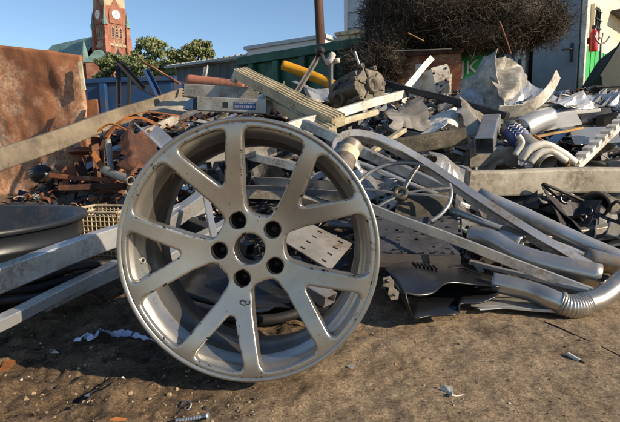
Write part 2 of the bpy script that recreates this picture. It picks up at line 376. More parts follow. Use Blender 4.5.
# ------------------------------------------------------------------ ground
def ground_material():
    m = bpy.data.materials.new('ground'); m.use_nodes = True; n = m.node_tree.nodes; L = m.node_tree.links; bs = n['Principled BSDF']
    tc = n.new('ShaderNodeTexCoord')
    def noise(s, d=6, r=.6, dist=0):
        q = n.new('ShaderNodeTexNoise'); q.inputs['Scale'].default_value = s; q.inputs['Detail'].default_value = d; q.inputs['Roughness'].default_value = r
        q.inputs['Distortion'].default_value = dist; L.new(tc.outputs['Object'], q.inputs['Vector']); return q.outputs[0]
    def rng_(src, a, b, c=0, d=1):
        q = n.new('ShaderNodeMapRange'); q.inputs[1].default_value = a; q.inputs[2].default_value = b; q.inputs[3].default_value = c; q.inputs[4].default_value = d; L.new(src, q.inputs[0]); return q.outputs[0]
    def mix(f, a, b):
        q = n.new('ShaderNodeMix'); q.data_type = 'RGBA'; L.new(f, q.inputs['Factor'])
        for k, x in (('A', a), ('B', b)):
            if isinstance(x, tuple): q.inputs[k].default_value = x
            else: L.new(x, q.inputs[k])
        return q.outputs['Result']
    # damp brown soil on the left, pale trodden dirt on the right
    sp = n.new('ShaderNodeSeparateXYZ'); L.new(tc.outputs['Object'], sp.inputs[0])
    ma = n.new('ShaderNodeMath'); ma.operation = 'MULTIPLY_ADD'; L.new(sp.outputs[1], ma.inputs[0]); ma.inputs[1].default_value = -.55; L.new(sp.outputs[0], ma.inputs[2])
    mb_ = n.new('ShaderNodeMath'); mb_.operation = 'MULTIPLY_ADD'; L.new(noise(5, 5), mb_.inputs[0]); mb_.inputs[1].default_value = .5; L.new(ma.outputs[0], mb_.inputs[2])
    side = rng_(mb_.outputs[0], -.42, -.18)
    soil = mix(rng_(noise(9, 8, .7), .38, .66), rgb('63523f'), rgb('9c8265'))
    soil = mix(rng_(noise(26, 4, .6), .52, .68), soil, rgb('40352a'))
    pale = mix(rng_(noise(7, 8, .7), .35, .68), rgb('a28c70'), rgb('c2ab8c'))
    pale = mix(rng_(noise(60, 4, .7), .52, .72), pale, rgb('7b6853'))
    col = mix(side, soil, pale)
    col = mix(rng_(noise(3.1, 6, .65, .5), .60, .72), col, rgb('4a3b2c'))          # oily stains
    vo = n.new('ShaderNodeTexVoronoi'); vo.inputs['Scale'].default_value = 130; L.new(tc.outputs['Object'], vo.inputs['Vector'])
    grit = rng_(vo.outputs['Distance'], .16, .10)
    gm = n.new('ShaderNodeMath'); gm.operation = 'MULTIPLY'; L.new(grit, gm.inputs[0]); L.new(rng_(noise(33, 3), .5, .62), gm.inputs[1])
    col = mix(gm.outputs[0], col, rgb('c7b598'))
    hv = n.new('ShaderNodeHueSaturation'); L.new(col, hv.inputs['Color'])
    g1 = rng_(noise(230, 3, .75), .34, .66, .50, 1.42); g2 = rng_(noise(75, 4, .7), .35, .65, .80, 1.18)
    gm2 = n.new('ShaderNodeMath'); gm2.operation = 'MULTIPLY'; L.new(g1, gm2.inputs[0]); L.new(g2, gm2.inputs[1]); L.new(gm2.outputs[0], hv.inputs['Value']); col = hv.outputs[0]
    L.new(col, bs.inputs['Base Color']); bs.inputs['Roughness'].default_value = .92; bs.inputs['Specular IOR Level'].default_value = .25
    b1 = n.new('ShaderNodeBump'); b1.inputs['Strength'].default_value = 1.0; b1.inputs['Distance'].default_value = .009; L.new(noise(190, 8, .8), b1.inputs['Height'])
    b2 = n.new('ShaderNodeBump'); b2.inputs['Strength'].default_value = .8; b2.inputs['Distance'].default_value = .014; L.new(noise(38, 6, .7), b2.inputs['Height']); L.new(b1.outputs[0], b2.inputs['Normal'])
    L.new(b2.outputs[0], bs.inputs['Normal']); MATS['ground'] = m
ground_material()
gx = np.concatenate([[-900, -300, -100, -40, -20, -10, -6, -4], np.arange(-3, -1.2, .05), np.arange(-1.2, 1.4, .005), np.arange(1.4, 3, .05), [3, 4, 6, 10, 20, 40, 100, 300, 900]])
gy = np.concatenate([[-60, -20, -6, -2, -.5, .2], np.arange(.5, 1.7, .005), np.arange(1.7, 4, .05), np.arange(4, 10, .3), [11, 14, 20, 40, 80, 160, 400, 1500]])
X, Y = np.meshgrid(gx, gy, indexing='ij'); Z = ground_h(X, Y)
ny = len(gy); gi = np.arange(len(gx) * ny).reshape(len(gx), ny)
gf = np.stack([gi[:-1, :-1], gi[1:, :-1], gi[1:, 1:], gi[:-1, 1:]], -1).reshape(-1, 4)
g = MB(); g.add(np.stack([X, Y, Z], -1).reshape(-1, 3).tolist(), gf.tolist(), 0, True)
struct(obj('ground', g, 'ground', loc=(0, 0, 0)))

# heap of dirt and crushed scrap that carries the pile
mat('heap_dirt', rgb('4a3f33'), rgb('2e2822'), rgb('6a5a48'), .9, 0, 9, .9, .5, 5, bdist=.02)
hx = np.arange(-2.7, 4.5, .05); hy = np.arange(1.0, 5.7, .05); X, Y = np.meshgrid(hx, hy, indexing='ij')
Z = np.maximum(heap_h(X, Y) + fbm(X * 14, Y * 14, 31, 3) * .06, -.05); ny = len(hy); gi = np.arange(len(hx) * ny).reshape(len(hx), ny)
gf = np.stack([gi[:-1, :-1], gi[1:, :-1], gi[1:, 1:], gi[:-1, 1:]], -1).reshape(-1, 4)
g = MB(); g.add(np.stack([X, Y, Z], -1).reshape(-1, 3).tolist(), gf.tolist(), 0, False)
struct(obj('scrap_mound', g, 'heap_dirt', loc=(0, 0, 0)))

# crushed small scrap all over the mound
def shards(N, seed):
    r = np.random.default_rng(seed); mb = MB(); k = 0
    while k < N:
        x = r.uniform(-2.2, 3.6); y = r.uniform(1.25, 4.7); z = float(heap_h(x, y))
        if x < -1.95: continue
        if z < float(ground_h(x, y)) - .02: continue
        L = r.choice([.02, .035, .06, .10], p=[.35, .35, .2, .1]) * r.uniform(.7, 1.3); wd = L * r.uniform(.15, .7); t = r.uniform(.002, .008)
        M = Euler((r.uniform(-.9, .9), r.uniform(-.9, .9), r.uniform(0, 6.3))).to_matrix()
        b = r.uniform(-.3, .3) * L
        c = Vector((x, y, z + r.uniform(0, .05)))
        pts = [(-L / 2, -wd / 2, 0), (0, -wd / 2 * r.uniform(.6, 1.2), b), (L / 2, -wd / 2, 0), (-L / 2, wd / 2, 0), (0, wd / 2, b), (L / 2, wd / 2 * r.uniform(.3, 1), 0)]
        V = [c + M @ Vector(p) for p in pts] + [c + M @ Vector((p[0], p[1], p[2] - t)) for p in pts]
        dark = r.uniform() < (.75 if x < -.55 else .35)
        mi = int(r.choice([4, 5, 6, 4])) if dark and x < -.3 else int(r.choice([0, 1, 2, 5, 5, 7, 7, 4]))
        mb.add(V, [(0, 1, 4, 3), (1, 2, 5, 4), (6, 9, 10, 7), (7, 10, 11, 8), (0, 6, 7, 1), (1, 7, 8, 2), (3, 4, 10, 9), (4, 5, 11, 10), (0, 3, 9, 6), (2, 8, 11, 5)], mi)
        k += 1
    return mb
o = obj('small_scrap', shards(7500, 5), ['alu_dull', 'steel', 'grey_paint', 'white_paint', 'rust_dark', 'dark_steel', 'rust', 'black_plastic'], loc=(0, 0, 0))
struct(o, 'stuff'); tag(o, 'small crushed bits of metal and plastic between the larger scrap', 'scrap')

# ------------------------------------------------------------------ pebbles and crumbs on the open ground
def pebbles(N, seed):
    r = np.random.default_rng(seed); mb = MB()
    for i in range(N):
        y = .62 + abs(r.normal(0, .38)); x = r.uniform(-1.1, 1.2) * (y + .15)
        s = (.0007 + r.exponential(.0010)) * (.95 if x < -.1 else .5); s = min(s, .0055)
        c = Vector((x, y, float(ground_h(x, y)) + s * .25))
        n_ = 6; a0 = r.uniform(0, 6)
        V = [c + Vector((math.cos(a0 + q * 6.283 / n_), math.sin(a0 + q * 6.283 / n_), z_ / max(k_, .2))) * s * k_ * r.uniform(.75, 1.2) for z_, k_ in ((-.5, 1.0), (.25, .95), (.55, .45)) for q in range(n_)]
        mb.add(V, [(k_ * n_ + q, k_ * n_ + (q + 1) % n_, (k_ + 1) * n_ + (q + 1) % n_, (k_ + 1) * n_ + q) for k_ in (0, 1) for q in range(n_)] + [tuple(range(2 * n_, 3 * n_))], int(r.choice([0, 1, 2, 3], p=[.42, .33, .2, .05])))
    return mb
mat('pebble_tan', rgb('a89274'), rgb('84705a'), None, .9, 0, 30, .3); mat('pebble_brown', rgb('6b543f'), rgb('50402f'), None, .9, 0, 30, .3)
mat('pebble_dark', rgb('3c332a'), rgb('2a241e'), None, .9, 0, 30, .3)
o = obj('gravel', pebbles(4200, 8), ['pebble_tan', 'pebble_brown', 'pebble_dark', 'paper'], loc=(0, 0, 0))
struct(o, 'stuff'); tag(o, 'fine gravel and grit strewn over the dirt', 'gravel')

# ------------------------------------------------------------------ church
def church():
    D = 180.0; c = at(113, 60, D); cx, cy = c.x, c.y
    t = thing('church', 'red brick church with clock tower and green copper roofs beyond the trees', 'church', (cx, cy, 0))
    a = R(50); M = Matrix.Rotation(a, 3, 'Z')     # turned so that one face catches the sun
    def w2(x, y, z): v = M @ Vector((x, y, 0)); return Vector((cx + v.x, cy + v.y, z))
    zz = lambda py: CAM_Z + (ray(113, py + 2.5).z) * (D - 3)
    Wd = 8.2; h = Wd / 2
    def bx(mb, x, y, z0, z1, sx, sy): mb.box(w2(x, y, (z0 + z1) / 2), sx, sy, z1 - z0, M)
    top = zz(4)
    s = MB(); bx(s, 0, 0, 0, top, Wd, Wd)
    shaft = obj('tower_shaft', s, 'brick', t)
    for sx in (-1, 1):
        for sy in (-1, 1):
            b = MB(); bx(b, sx * h, sy * h, 0, zz(34), 1.9, 1.9); bx(b, sx * h, sy * h, zz(34), zz(22), 1.4, 1.4)
            q = obj('buttress', b, 'brick', t)
            p = MB(); lathe(p, w2(sx * (h + .2), sy * (h + .2), zz(24)), (0, 0, 1), [(1.0, 0), (1.0, 1.2), (.7, 1.6), (.02, 6.0)], 8, smooth=False)
            obj('pinnacle', p, 'copper', t)
    b = MB(); bx(b, 0, 0, zz(44), zz(41.5), Wd + .8, Wd + .8); obj('string_course', b, 'stone', t)
    b = MB(); bx(b, 0, 0, top, top + 3, Wd - .3, Wd - .3); obj('parapet', b, 'stone', t)
    # gabled clock stage and spire above the frame
    for (nx, ny) in ((0, -1), (-1, 0)):
        def fp(u, z, o=.0): return w2(nx * (h + o) + (-ny) * u, ny * (h + o) + nx * u, z)
        g = MB(); zc = zz(12)
        V = [fp(-2.6, zc - 3.2, .35), fp(2.6, zc - 3.2, .35), fp(2.6, zc + 1.0, .35), fp(0, zc + 5.5, .35), fp(-2.6, zc + 1.0, .35)]
        V += [v - Vector((M @ Vector((nx, ny, 0)))) * .5 for v in V]
        g.add(V, [(0, 1, 2, 3, 4), (9, 8, 7, 6, 5)] + [(i, 5 + i, 5 + (i + 1) % 5, (i + 1) % 5) for i in range(5)]); obj('gable', g, 'brick', t)
        ax = M @ Vector((nx, ny, 0))
        k = MB(); lathe(k, fp(0, zc, .36), ax, [(1.55, 0), (1.55, .2), (0.0, .2)], 24, smooth=False); ck = obj('clock_face', k, 'clock_white', t)
        hd = MB(); hd.add([fp(-.08, zc, .62), fp(.08, zc, .62), fp(.5, zc + 1.1, .62), fp(.35, zc + 1.15, .62)], [(0, 1, 2, 3)]); hd.add([fp(-.08, zc + .1, .62), fp(-.08, zc - .1, .62), fp(-.85, zc - .25, .62), fp(-.85, zc - .1, .62)], [(0, 1, 2, 3)])
        obj('clock_hands', hd, 'dark_steel', ck)
        for u in (-1.5, 0, 1.5):           # tall louvred lancets
            z0, z1 = zz(36), zz(22 if u == 0 else 24)
            q = MB(); V = [fp(u - .55, z0, .05), fp(u + .55, z0, .05), fp(u + .55, z1 - 1, .05), fp(u, z1, .05), fp(u - .55, z1 - 1, .05)]; q.add(V, [(0, 1, 2, 3, 4)])
            wn = obj('lancet_window', q, 'dark_glass', t)
            fr = MB(); loop = V + [V[0]]
            for i in range(5): sweep(fr, [loop[i] + ax * .05, loop[i + 1] + ax * .05], rrect(.22, .22))
            obj('window_surround', fr, 'stone', wn)
            for i in range(4):
                lt = MB(); z = z0 + (z1 - z0 - 1) * (i + .5) / 4; sweep(lt, [fp(u - .5, z, .1), fp(u + .5, z, .1)], rrect(.12, .3)); obj('louvre', lt, 'brick', wn)
            tr = MB(); sweep(tr, [fp(u, z0 - 3.2, .15), fp(u, z0 - .6, .15)], rrect(.9, .3)); obj('stone_tracery', tr, 'stone', t)
        z0 = zz(58); q = MB(); q.add([fp(-1, z0 - 5, .05), fp(1, z0 - 5, .05), fp(1, z0 + 2, .05), fp(0, z0 + 4.2, .05), fp(-1, z0 + 2, .05)], [(0, 1, 2, 3, 4)]); obj('lower_window', q, 'dark_glass', t)
    sp = MB(); lathe(sp, w2(0, 0, top + 3), (0, 0, 1), [(h + .3, 0), (h * .8, 3), (.1, 26)], 8, smooth=False); obj('spire', sp, 'copper', t)
    # nave running away to the left behind the tower
    a1 = at(48, 50, D + 28); a2 = at(101, 50, D + 10); zr = CAM_Z + ray(75, 40.5).z * (D + 18); ze = zr - 9; zb = 0
    dirv = (a2 - a1); dirv.z = 0; L = dirv.length; dirv.normalize(); nr = Vector((dirv.y, -dirv.x, 0))
    if nr.y > 0: nr = -nr
    b = MB(); p = []
    for f in (0, 1):
        o = a1 + dirv * L * f; o.z = 0
        p += [o + nr * 7, o - nr * 7, o + nr * 7 + Vector((0, 0, ze)), o - nr * 7 + Vector((0, 0, ze)), o + Vector((0, 0, zr))]
    b.add(p, [(0, 5, 7, 2), (1, 3, 8, 6), (0, 2, 3, 1), (5, 6, 8, 7)]); obj('nave_wall', b, 'brick', t)
    b = MB(); up = Vector((0, 0, .15)); ov = nr * .6
    q = [p[2] + ov + up - Vector((0, 0, .6)), p[7] + ov + up - Vector((0, 0, .6)), p[9] + up, p[4] + up + dirv * 3.5, p[3] - ov, p[8] - ov]
    b.add(q, [(0, 1, 2, 3), (3, 2, 5, 4), (0, 3, 4)]); obj('nave_roof', b, 'copper', t)
    # ridge turret and stair turret
    b = MB(); c1 = at(86, 70, D - 3); lathe(b, (c1.x, c1.y, 0), (0, 0, 1), [(1.7, 0), (1.7, zz(62))], 8, smooth=False); st = obj('stair_turret', b, 'brick', t)
    b = MB(); lathe(b, (c1.x, c1.y, zz(62)), (0, 0, 1), [(2.2, 0), (1.7, 1.5), (.05, zz(36) - zz(62))], 8, smooth=False); obj('turret_spire', b, 'copper', st)
    # hipped chapel beside the tower
    c2 = at(100, 70, D - 8); b = MB(); b.box((c2.x, c2.y, zz(63) / 2), 7, 6, zz(63)); obj('chapel_wall', b, 'brick', t)
    b = MB(); z0, z1 = zz(63), zz(50); x, y = c2.x, c2.y
    b.add([(x - 3.8, y - 3.3, z0), (x + 3.8, y - 3.3, z0), (x + 3.8, y + 3.3, z0), (x - 3.8, y + 3.3, z0), (x - 1.2, y, z1), (x + 1.2, y, z1)], [(0, 1, 5, 4), (1, 2, 5), (2, 3, 4, 5), (3, 0, 4)]); obj('chapel_roof', b, 'copper', t)
church()

# ------------------------------------------------------------------ trees
def tree(px, ptop, pbot, wpx, d, leaf, label, seed):
    r = random.Random(seed); nr = np.random.default_rng(seed)
    top = at(px, ptop, d); bot = at(px, pbot, d); wm = wpx / F_PX * d; base = Vector((top.x, d, 0))
    t = thing('tree', label, 'tree', base, 'trees in front of the church')
    H = top.z; zc = (top.z + bot.z) / 2 - .4; rz = (top.z - bot.z) / 2 + .9
    tr = MB(); p = [base, base + Vector((.15, 0, H * .3)), base + Vector((-.1, .1, H * .6)), base + Vector((.05, 0, H * .9))]
    sweep(tr, curve(p, 4), circ(.22, 8), None, True, scales=list(np.linspace(1, .2, 13)))
    tips = []
    for i in range(16):
        a = r.uniform(0, 6.28); z0 = H * r.uniform(.35, .8); q = base + Vector((0, 0, z0)); rr_ = wm * .5 * r.uniform(.55, .98)
        e = q + Vector((math.cos(a) * rr_, math.sin(a) * rr_, H * r.uniform(.05, .22)))
        sweep(tr, curve([q, (q + e) / 2 + Vector((0, 0, -.15)), e], 4), circ(.07, 6), None, True, scales=list(np.linspace(1, .25, 9))); tips.append(e)
    obj('trunk', tr, 'bark', t)
    mb = MB(); V = []; F = []; mi = []
    cl = [Vector(q) for q in tips]
    for i in range(80):
        u = nr.normal(size=3); u /= np.linalg.norm(u); k = r.uniform(.35, 1.0) ** .5
        cl.append(Vector((base.x + u[0] * wm * .5 * k, d + u[1] * wm * .5 * k, zc + u[2] * rz * k * (1 if u[2] > 0 else .9))))
    for ci, c in enumerate(cl):
        cr = r.uniform(.35, .8) * wm / 5
        for j in range(110):
            u = nr.normal(size=3); u *= nr.uniform(.3, 1.05) / np.linalg.norm(u)
            q = c + Vector((u[0] * cr * 1.2, u[1] * cr * 1.2, u[2] * cr * .8)); s = r.uniform(.07, .17)
            Mx = Euler((r.uniform(0, 6), r.uniform(0, 6), r.uniform(0, 6))).to_matrix()
            o = len(V); V += [q + Mx @ Vector(k2) * s for k2 in ((-1, -.5, 0), (0, -.7, .3), (1, 0, 0), (0, .7, .3))]; F.append((o, o + 1, o + 2, o + 3)); mi.append(0 if (ci + j % 3) % 3 else 1)
    mb.v = [tuple(x) for x in V]; mb.f = F; mb.m = mi; mb.sm = [False] * len(F)
    obj('crown', mb, leaf, t)
tree(150, 45, 88, 46, 42, ['leaf_a', 'leaf_b'], 'broad round leafy tree above the blue skip', 1)
tree(197, 44, 88, 38, 40, ['leaf_b', 'leaf_a'], 'yellowish leafy tree standing beside the grey shed', 2)
tree(116, 59, 92, 36, 45, ['leaf_c', 'leaf_a'], 'low dark green tree in front of the church tower', 3)
tree(173, 56, 90, 34, 47, ['leaf_c', 'leaf_b'], 'darker tree squeezed between two taller trees', 4)
tree(133, 58, 92, 30, 50, ['leaf_a', 'leaf_c'], 'small tree half hidden behind the broad round tree', 6)

# ------------------------------------------------------------------ far shed, white building, grey building, pole
def corrugated(mb, a, b, z0, z1, pitch=.25, depth=.06):
    n = int((b - a).length / pitch * 2); d = (b - a).normalized(); nr = Vector((d.y, -d.x, 0)); V = []; F = []
    for i in range(n + 1):
        p = a + (b - a) * i / n + nr * (depth if i % 4 in (0, 1) else 0); V += [(p.x, p.y, z0), (p.x, p.y, z1)]
        if i: F.append((2 * i - 2, 2 * i, 2 * i + 1, 2 * i - 1))
    mb.add(V, F)
a = at(176, 69, 27); b = at(262, 57, 24)
t = thing('shed', 'low shed with grey ribbed metal roof and dark corrugated wall', 'shed', (a.x, a.y, 0))
z0 = (a.z + b.z) / 2; mb = MB(); A = Vector((a.x, a.y, 0)); B = Vector((b.x, b.y, 0)); corrugated(mb, A, B, 0, z0)
back = Vector((-(B - A).y, (B - A).x, 0)).normalized() * 6
corrugated(mb, A + back, A, 0, z0); corrugated(mb, B, B + back, 0, z0); corrugated(mb, B + back, A + back, 0, z0 + .9); obj('wall', mb, 'shed_wall', t)
mb = MB(); e = (B - A).normalized(); ov = -back.normalized() * .5
p0 = A + ov - e * .4 + Vector((0, 0, z0)); p1 = B + ov + e * .4 + Vector((0, 0, z0)); p2 = B + back + e * .4 + Vector((0, 0, z0 + 1.2)); p3 = A + back - e * .4 + Vector((0, 0, z0 + 1.2))
mb.add([p0, p1, p2, p3] + [q + Vector((0, 0, .12)) for q in (p0, p1, p2, p3)], [(3, 2, 1, 0), (4, 5, 6, 7), (0, 1, 5, 4), (1, 2, 6, 5), (2, 3, 7, 6), (3, 0, 4, 7)]); rf = obj('roof', mb, 'shed_roof', t)
for i in range(18):
    q0 = p0.lerp(p1, (i + .5) / 18) + Vector((0, 0, .13)); q1 = p3.lerp(p2, (i + .5) / 18) + Vector((0, 0, .13)); mb = MB(); sweep(mb, [q0, q1], rrect(.09, .08)); obj('roof_rib', mb, 'shed_roof', rf)
def block(name, label, cat, pa, pb, zt, depth, m, parts=None):
    A = Vector((pa.x, pa.y, 0)); B = Vector((pb.x, pb.y, 0)); d = (B - A); L = d.length; d.normalize(); nr = Vector((-d.y, d.x, 0))
    t = thing(name, label, cat, A)
    c = (A + B) / 2 + nr * depth / 2 + Vector((0, 0, zt / 2)); Mx = Matrix.Rotation(math.atan2(d.y, d.x), 3, 'Z')
    mb = MB(); mb.box(c, L, depth, zt, Mx); obj('wall', mb, m, t); return t, A, B, d, nr, Mx
a = at(247, 50, 16); b = at(325, 38, 14.5)
t, A, B, d, nr, Mx = block('building', 'low white flat roofed building peeking over the green skip', 'building', a, b, (a.z + b.z) / 2, 5, 'white_building')
mb = MB(); mb.box((A + B) / 2 + nr * 2.5 + Vector((0, 0, (a.z + b.z) / 2 + .05)), (B - A).length + .16, 5.16, .11, Mx); obj('roof_cap', mb, 'siding', t)
a = at(347, 20, 15); b = at(470, 10, 13)
t, A, B, d, nr, Mx = block('building', 'tall grey building clad in horizontal siding boards behind the wire tangle', 'building', a, b, 8.0, 6, 'siding')
L = (B - A).length
for i in range(17):
    z = .25 + i * .46; mb = MB(); p0 = A + Vector((0, 0, z)) - nr * .01; p1 = B + Vector((0, 0, z)) - nr * .01
    V = [p0 - nr * .05, p1 - nr * .05, p1 + Vector((0, 0, .45)) - nr * .005, p0 + Vector((0, 0, .45)) - nr * .005]; V += [v + nr * .02 for v in V]
    mb.add(V, [(0, 1, 2, 3), (7, 6, 5, 4), (0, 4, 5, 1), (0, 3, 7, 4), (1, 5, 6, 2), (2, 6, 7, 3)]); obj('siding_board', mb, 'siding', t)
mb = MB(); mb.box(A + Vector((0, 0, 4)) - nr * .03, .1, .14, 8, Mx); obj('corner_trim', mb, 'white_building', t)
a = at(337, 36, 12.3); b = at(366, 32, 12)
t, A, B, d, nr, Mx = block('utility_cabinet', 'cream metal cabinet behind the green skip under the grey building', 'cabinet', a, b, a.z, .8, 'cream')
mb = MB(); mb.box((A + B) / 2 + nr * .4 + Vector((0, 0, a.z + .04)), (B - A).length + .1, .9, .08, Mx); obj('lid', mb, 'cream', t)
for i in range(2):
    mb = MB(); mb.box(A.lerp(B, .27 + .46 * i) - nr * .012 + Vector((0, 0, a.z - .55)), .3, .025, .8, Mx); obj('door', mb, 'cream', t)
b0 = at(325, 60, 10.5); b0.z = 0; tp = at(317.5, -25, 10.5)
mb = MB(); sweep(mb, seg(b0, tp, 8, .004), circ(.095, 12), None, True); t = tag(obj('utility_pole', mb, 'pole', loc=b0), 'weathered brown pole standing behind the green skip', 'pole')
mb = MB(); lathe(mb, tp, (0, 0, 1), [(.11, -.05), (.11, .03), (0, .05)], 12); obj('pole_cap', mb, 'dark_steel', t)

# ------------------------------------------------------------------ skips
def skip(name, label, a, b, depth, m, nrib, rim=.1, rivets=False):
    """open-topped container between two top corners, standing on the ground"""
    A = Vector((a.x, a.y, 0)); B = Vector((b.x, b.y, 0)); d = (B - A); L = d.length; d.normalize(); nr = Vector((-d.y, d.x, 0)); zt = (a.z + b.z) / 2
    t = thing(name, label, 'skip', A); Mx = Matrix.Rotation(math.atan2(d.y, d.x), 3, 'Z'); th = .05; C = (A + B) / 2
    for (off, sx, sy) in ((Vector(), L, th), (nr * depth, L, th)):
        mb = MB(); mb.box(C + off + Vector((0, 0, zt / 2 + .05)), sx, sy, zt - .1, Mx); obj('side_wall', mb, m, t, bevel=.008)
    for q in (A, B):
        mb = MB(); mb.box(q + nr * depth / 2 + Vector((0, 0, zt / 2 + .05)), th, depth - th - .004, zt - .11, Mx); obj('end_wall', mb, m, t)
    mb = MB(); mb.box(C + nr * depth / 2 + Vector((0, 0, .15)), L - .12, depth - .12, .08, Mx); obj('floor_plate', mb, m, t)
    for off in (Vector(), nr * depth):
        mb = MB(); mb.box(C + off + Vector((0, 0, zt)), L + .16, rim + .06, rim, Mx); obj('rim', mb, m, t, bevel=.012)
    for i in range(nrib):
        f = (i + .5) / nrib; mb = MB(); mb.box(A.lerp(B, f) - nr * .085 + Vector((0, 0, zt / 2)), .12, .10, zt - rim - .02, Mx); obj('rib', mb, m, t, bevel=.01)
    mb = MB(); mb.box(C - nr * .085 + Vector((0, 0, zt * .5)), L - .02, .05, .09, Mx); obj('side_rail', mb, m, t)
    return t
skip('roll_off_skip', 'dark green open topped steel skip with ribbed side behind the heap', at(243, 59, 9.6), at(455, 33, 7.25), 2.2, 'green_dark', 7, .16)
skip('roll_off_skip', 'blue open topped steel skip below the trees', at(40, 83, 9.3), at(172, 79, 9.0), 2.0, 'blue_paint', 1, .09)

# ------------------------------------------------------------------ gatehouse cabin on the right
def cabin():
    c = at(583, 60, 9.0); C0 = Vector((c.x, c.y, 0)); Ht = 3.7
    dl = Vector((-1, 1, 0)).normalized(); dr = Vector((1, 1, 0)).normalized()
    t = thing('cabin', 'white and green site cabin with grey open door and barred window', 'cabin', C0)
    M45 = Matrix.Rotation(R(45), 3, 'Z'); M135 = Matrix.Rotation(R(135), 3, 'Z')
    zg = c.z + .1
    zg = CAM_Z + ray(600, 47).z * 9.3
    Lr, Ll = 5.0, 3.4
    mb = MB(); mb.box(C0 + dr * Lr / 2 + dl * .06 + Vector((0, 0, zg / 2)), Lr, .12, zg, M45); obj('green_dado', mb, 'green_bright', t)
    mb = MB(); mb.box(C0 + dr * Lr / 2 + dl * .065 + Vector((0, 0, (zg + Ht) / 2)), Lr, .12, Ht - zg - .004, M45); obj('white_wall', mb, 'white_wall', t)
    # ribs of the sheeting on the sunlit side
    for i in range(16):
        mb = MB(); mb.box(C0 + dr * (.15 + i * .3) + dl * -.004 + Vector((0, 0, zg / 2)), .03, .02, zg - .02, M45); obj('sheet_rib', mb, 'green_bright', t)
    # shaded side: wall, frame posts
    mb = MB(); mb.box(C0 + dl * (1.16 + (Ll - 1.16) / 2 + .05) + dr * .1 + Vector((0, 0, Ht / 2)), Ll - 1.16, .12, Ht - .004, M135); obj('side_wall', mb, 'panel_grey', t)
    mb = MB(); mb.box(C0 + dl * (.62) + dr * .35 + Vector((0, 0, Ht / 2)), 1.1, .1, Ht - .01, M135); obj('inner_partition', mb, 'dark_steel', t)
    mb = MB(); mb.box(C0 + dl * 1.12 + dr * .02 + Vector((0, 0, Ht / 2)), .2, .2, Ht, M135); obj('door_post', mb, 'white_paint', t, bevel=.01)
    for i in range(6):
        mb = MB(); mb.box(C0 + dl * 1.12 - dr * .085 + Vector((0, 0, .5 + i * .5)), .05, .02, .12, M135); obj('post_slot', mb, 'dark_steel', t)
    mb = MB(); mb.box(C0 + dl * .0 - dr * .02 + Vector((0, 0, Ht / 2)), .09, .09, Ht, M45); obj('corner_post', mb, 'white_paint', t, bevel=.01)
    mb = MB(); mb.box(C0 + dl * .47 - dr * .06 + Vector((0, 0, Ht / 2 - .15)), .80, .06, Ht - .5, M135); dd = obj('door', mb, 'panel_grey', t, bevel=.006)
    hz = CAM_Z + ray(573, 52).z * 9
    mb = MB(); mb.box(C0 + dl * .17 - dr * .1 + Vector((0, 0, hz)), .05, .02, .34, M135); hp = obj('handle_plate', mb, 'dark_steel', dd)
    mb = MB(); sweep(mb, [C0 + dl * .17 - dr * .11 + Vector((0, 0, hz + .06)), C0 + dl * .17 - dr * .17 + Vector((0, 0, hz + .06)), C0 + dl * .32 - dr * .18 + Vector((0, 0, hz + .06))], circ(.016, 8), None, True); obj('handle', mb, 'dark_steel', dd)
    # roof slab with overhang over the sunlit side
    mb = MB(); mb.box(C0 + dr * Lr / 2 + dl * Ll / 2 + Vector((0, 0, Ht + .07)), Lr + .1, Ll + .3, .14, M45); obj('roof', mb, 'white_paint', t)
    mb = MB(); mb.box(C0 + dr * (Lr / 2 + .9) - dl * .28 + Vector((0, 0, 3.05)), Lr - 1.6, .55, .06, M45); obj('canopy', mb, 'dark_steel', t)
    # barred window
    wc = at(597, 24, 9.35); f = (wc - C0).dot(dr); zc = wc.z; ww, wh = .42, .62
    n_ = -dl; fc = C0 + dr * f + Vector((0, 0, zc))
    mb = MB(); mb.box(fc + n_ * .012, ww, .05, wh, M45); wn = obj('window', mb, 'dark_glass', t)
    fr = MB(); 
    for s in (-1, 1): fr.box(fc + n_ * .03 + dr * s * (ww / 2), .05, .07, wh + .05, M45); 
    for s in (-1, 1): fr.box(fc + n_ * .032 + Vector((0, 0, s * wh / 2)), ww, .07, .05, M45)
    obj('window_frame', fr, 'white_wall', wn)
    for i in range(4):
        mb = MB(); mb.box(fc + n_ * .06 + dr * (ww * ((i + .5) / 4 - .5)), .02, .02, wh, M45); obj('bar', mb, 'dark_steel', wn)
    for i in range(4):
        mb = MB(); mb.box(fc + n_ * .075 + Vector((0, 0, wh * ((i + .5) / 4 - .5))), ww, .02, .02, M45); obj('bar', mb, 'dark_steel', wn)
    # extinguisher on its bracket
    e = at(589.5, 52, 9.05); f = (e - C0).dot(dr); base = C0 + dr * max(f, .12) + n_ * .12 + Vector((0, 0, e.z)); hgt = .40; r = .075
    x = thing('fire_extinguisher', 'red fire extinguisher hanging on the cabin wall by the door', 'extinguisher', base)
    mb = MB(); lathe(mb, base, (0, 0, 1), [(0, 0), (r * .9, 0), (r, .02), (r, hgt * .78), (r * .8, hgt * .88), (.03, hgt * .95), (.03, hgt)], 20); obj('cylinder', mb, 'red_paint', x)
    mb = MB(); mb.box(base + Vector((0, 0, hgt + .03)), .05, .07, .06, M45); obj('valve', mb, 'dark_steel', x)
    mb = MB(); sweep(mb, [base + Vector((0, 0, hgt + .05)), base + n_ * .1 + Vector((0, 0, hgt + .09))], rrect(.03, .012)); obj('lever', mb, 'dark_steel', x)
    mb = MB(); sweep(mb, curve([base + dr * .03 + Vector((0, 0, hgt + .03)), base + dr * .13 + Vector((0, 0, hgt)), base + dr * .1 + Vector((0, 0, .12))], 5), circ(.012, 8), None, True); obj('hose', mb, 'rubber', x)
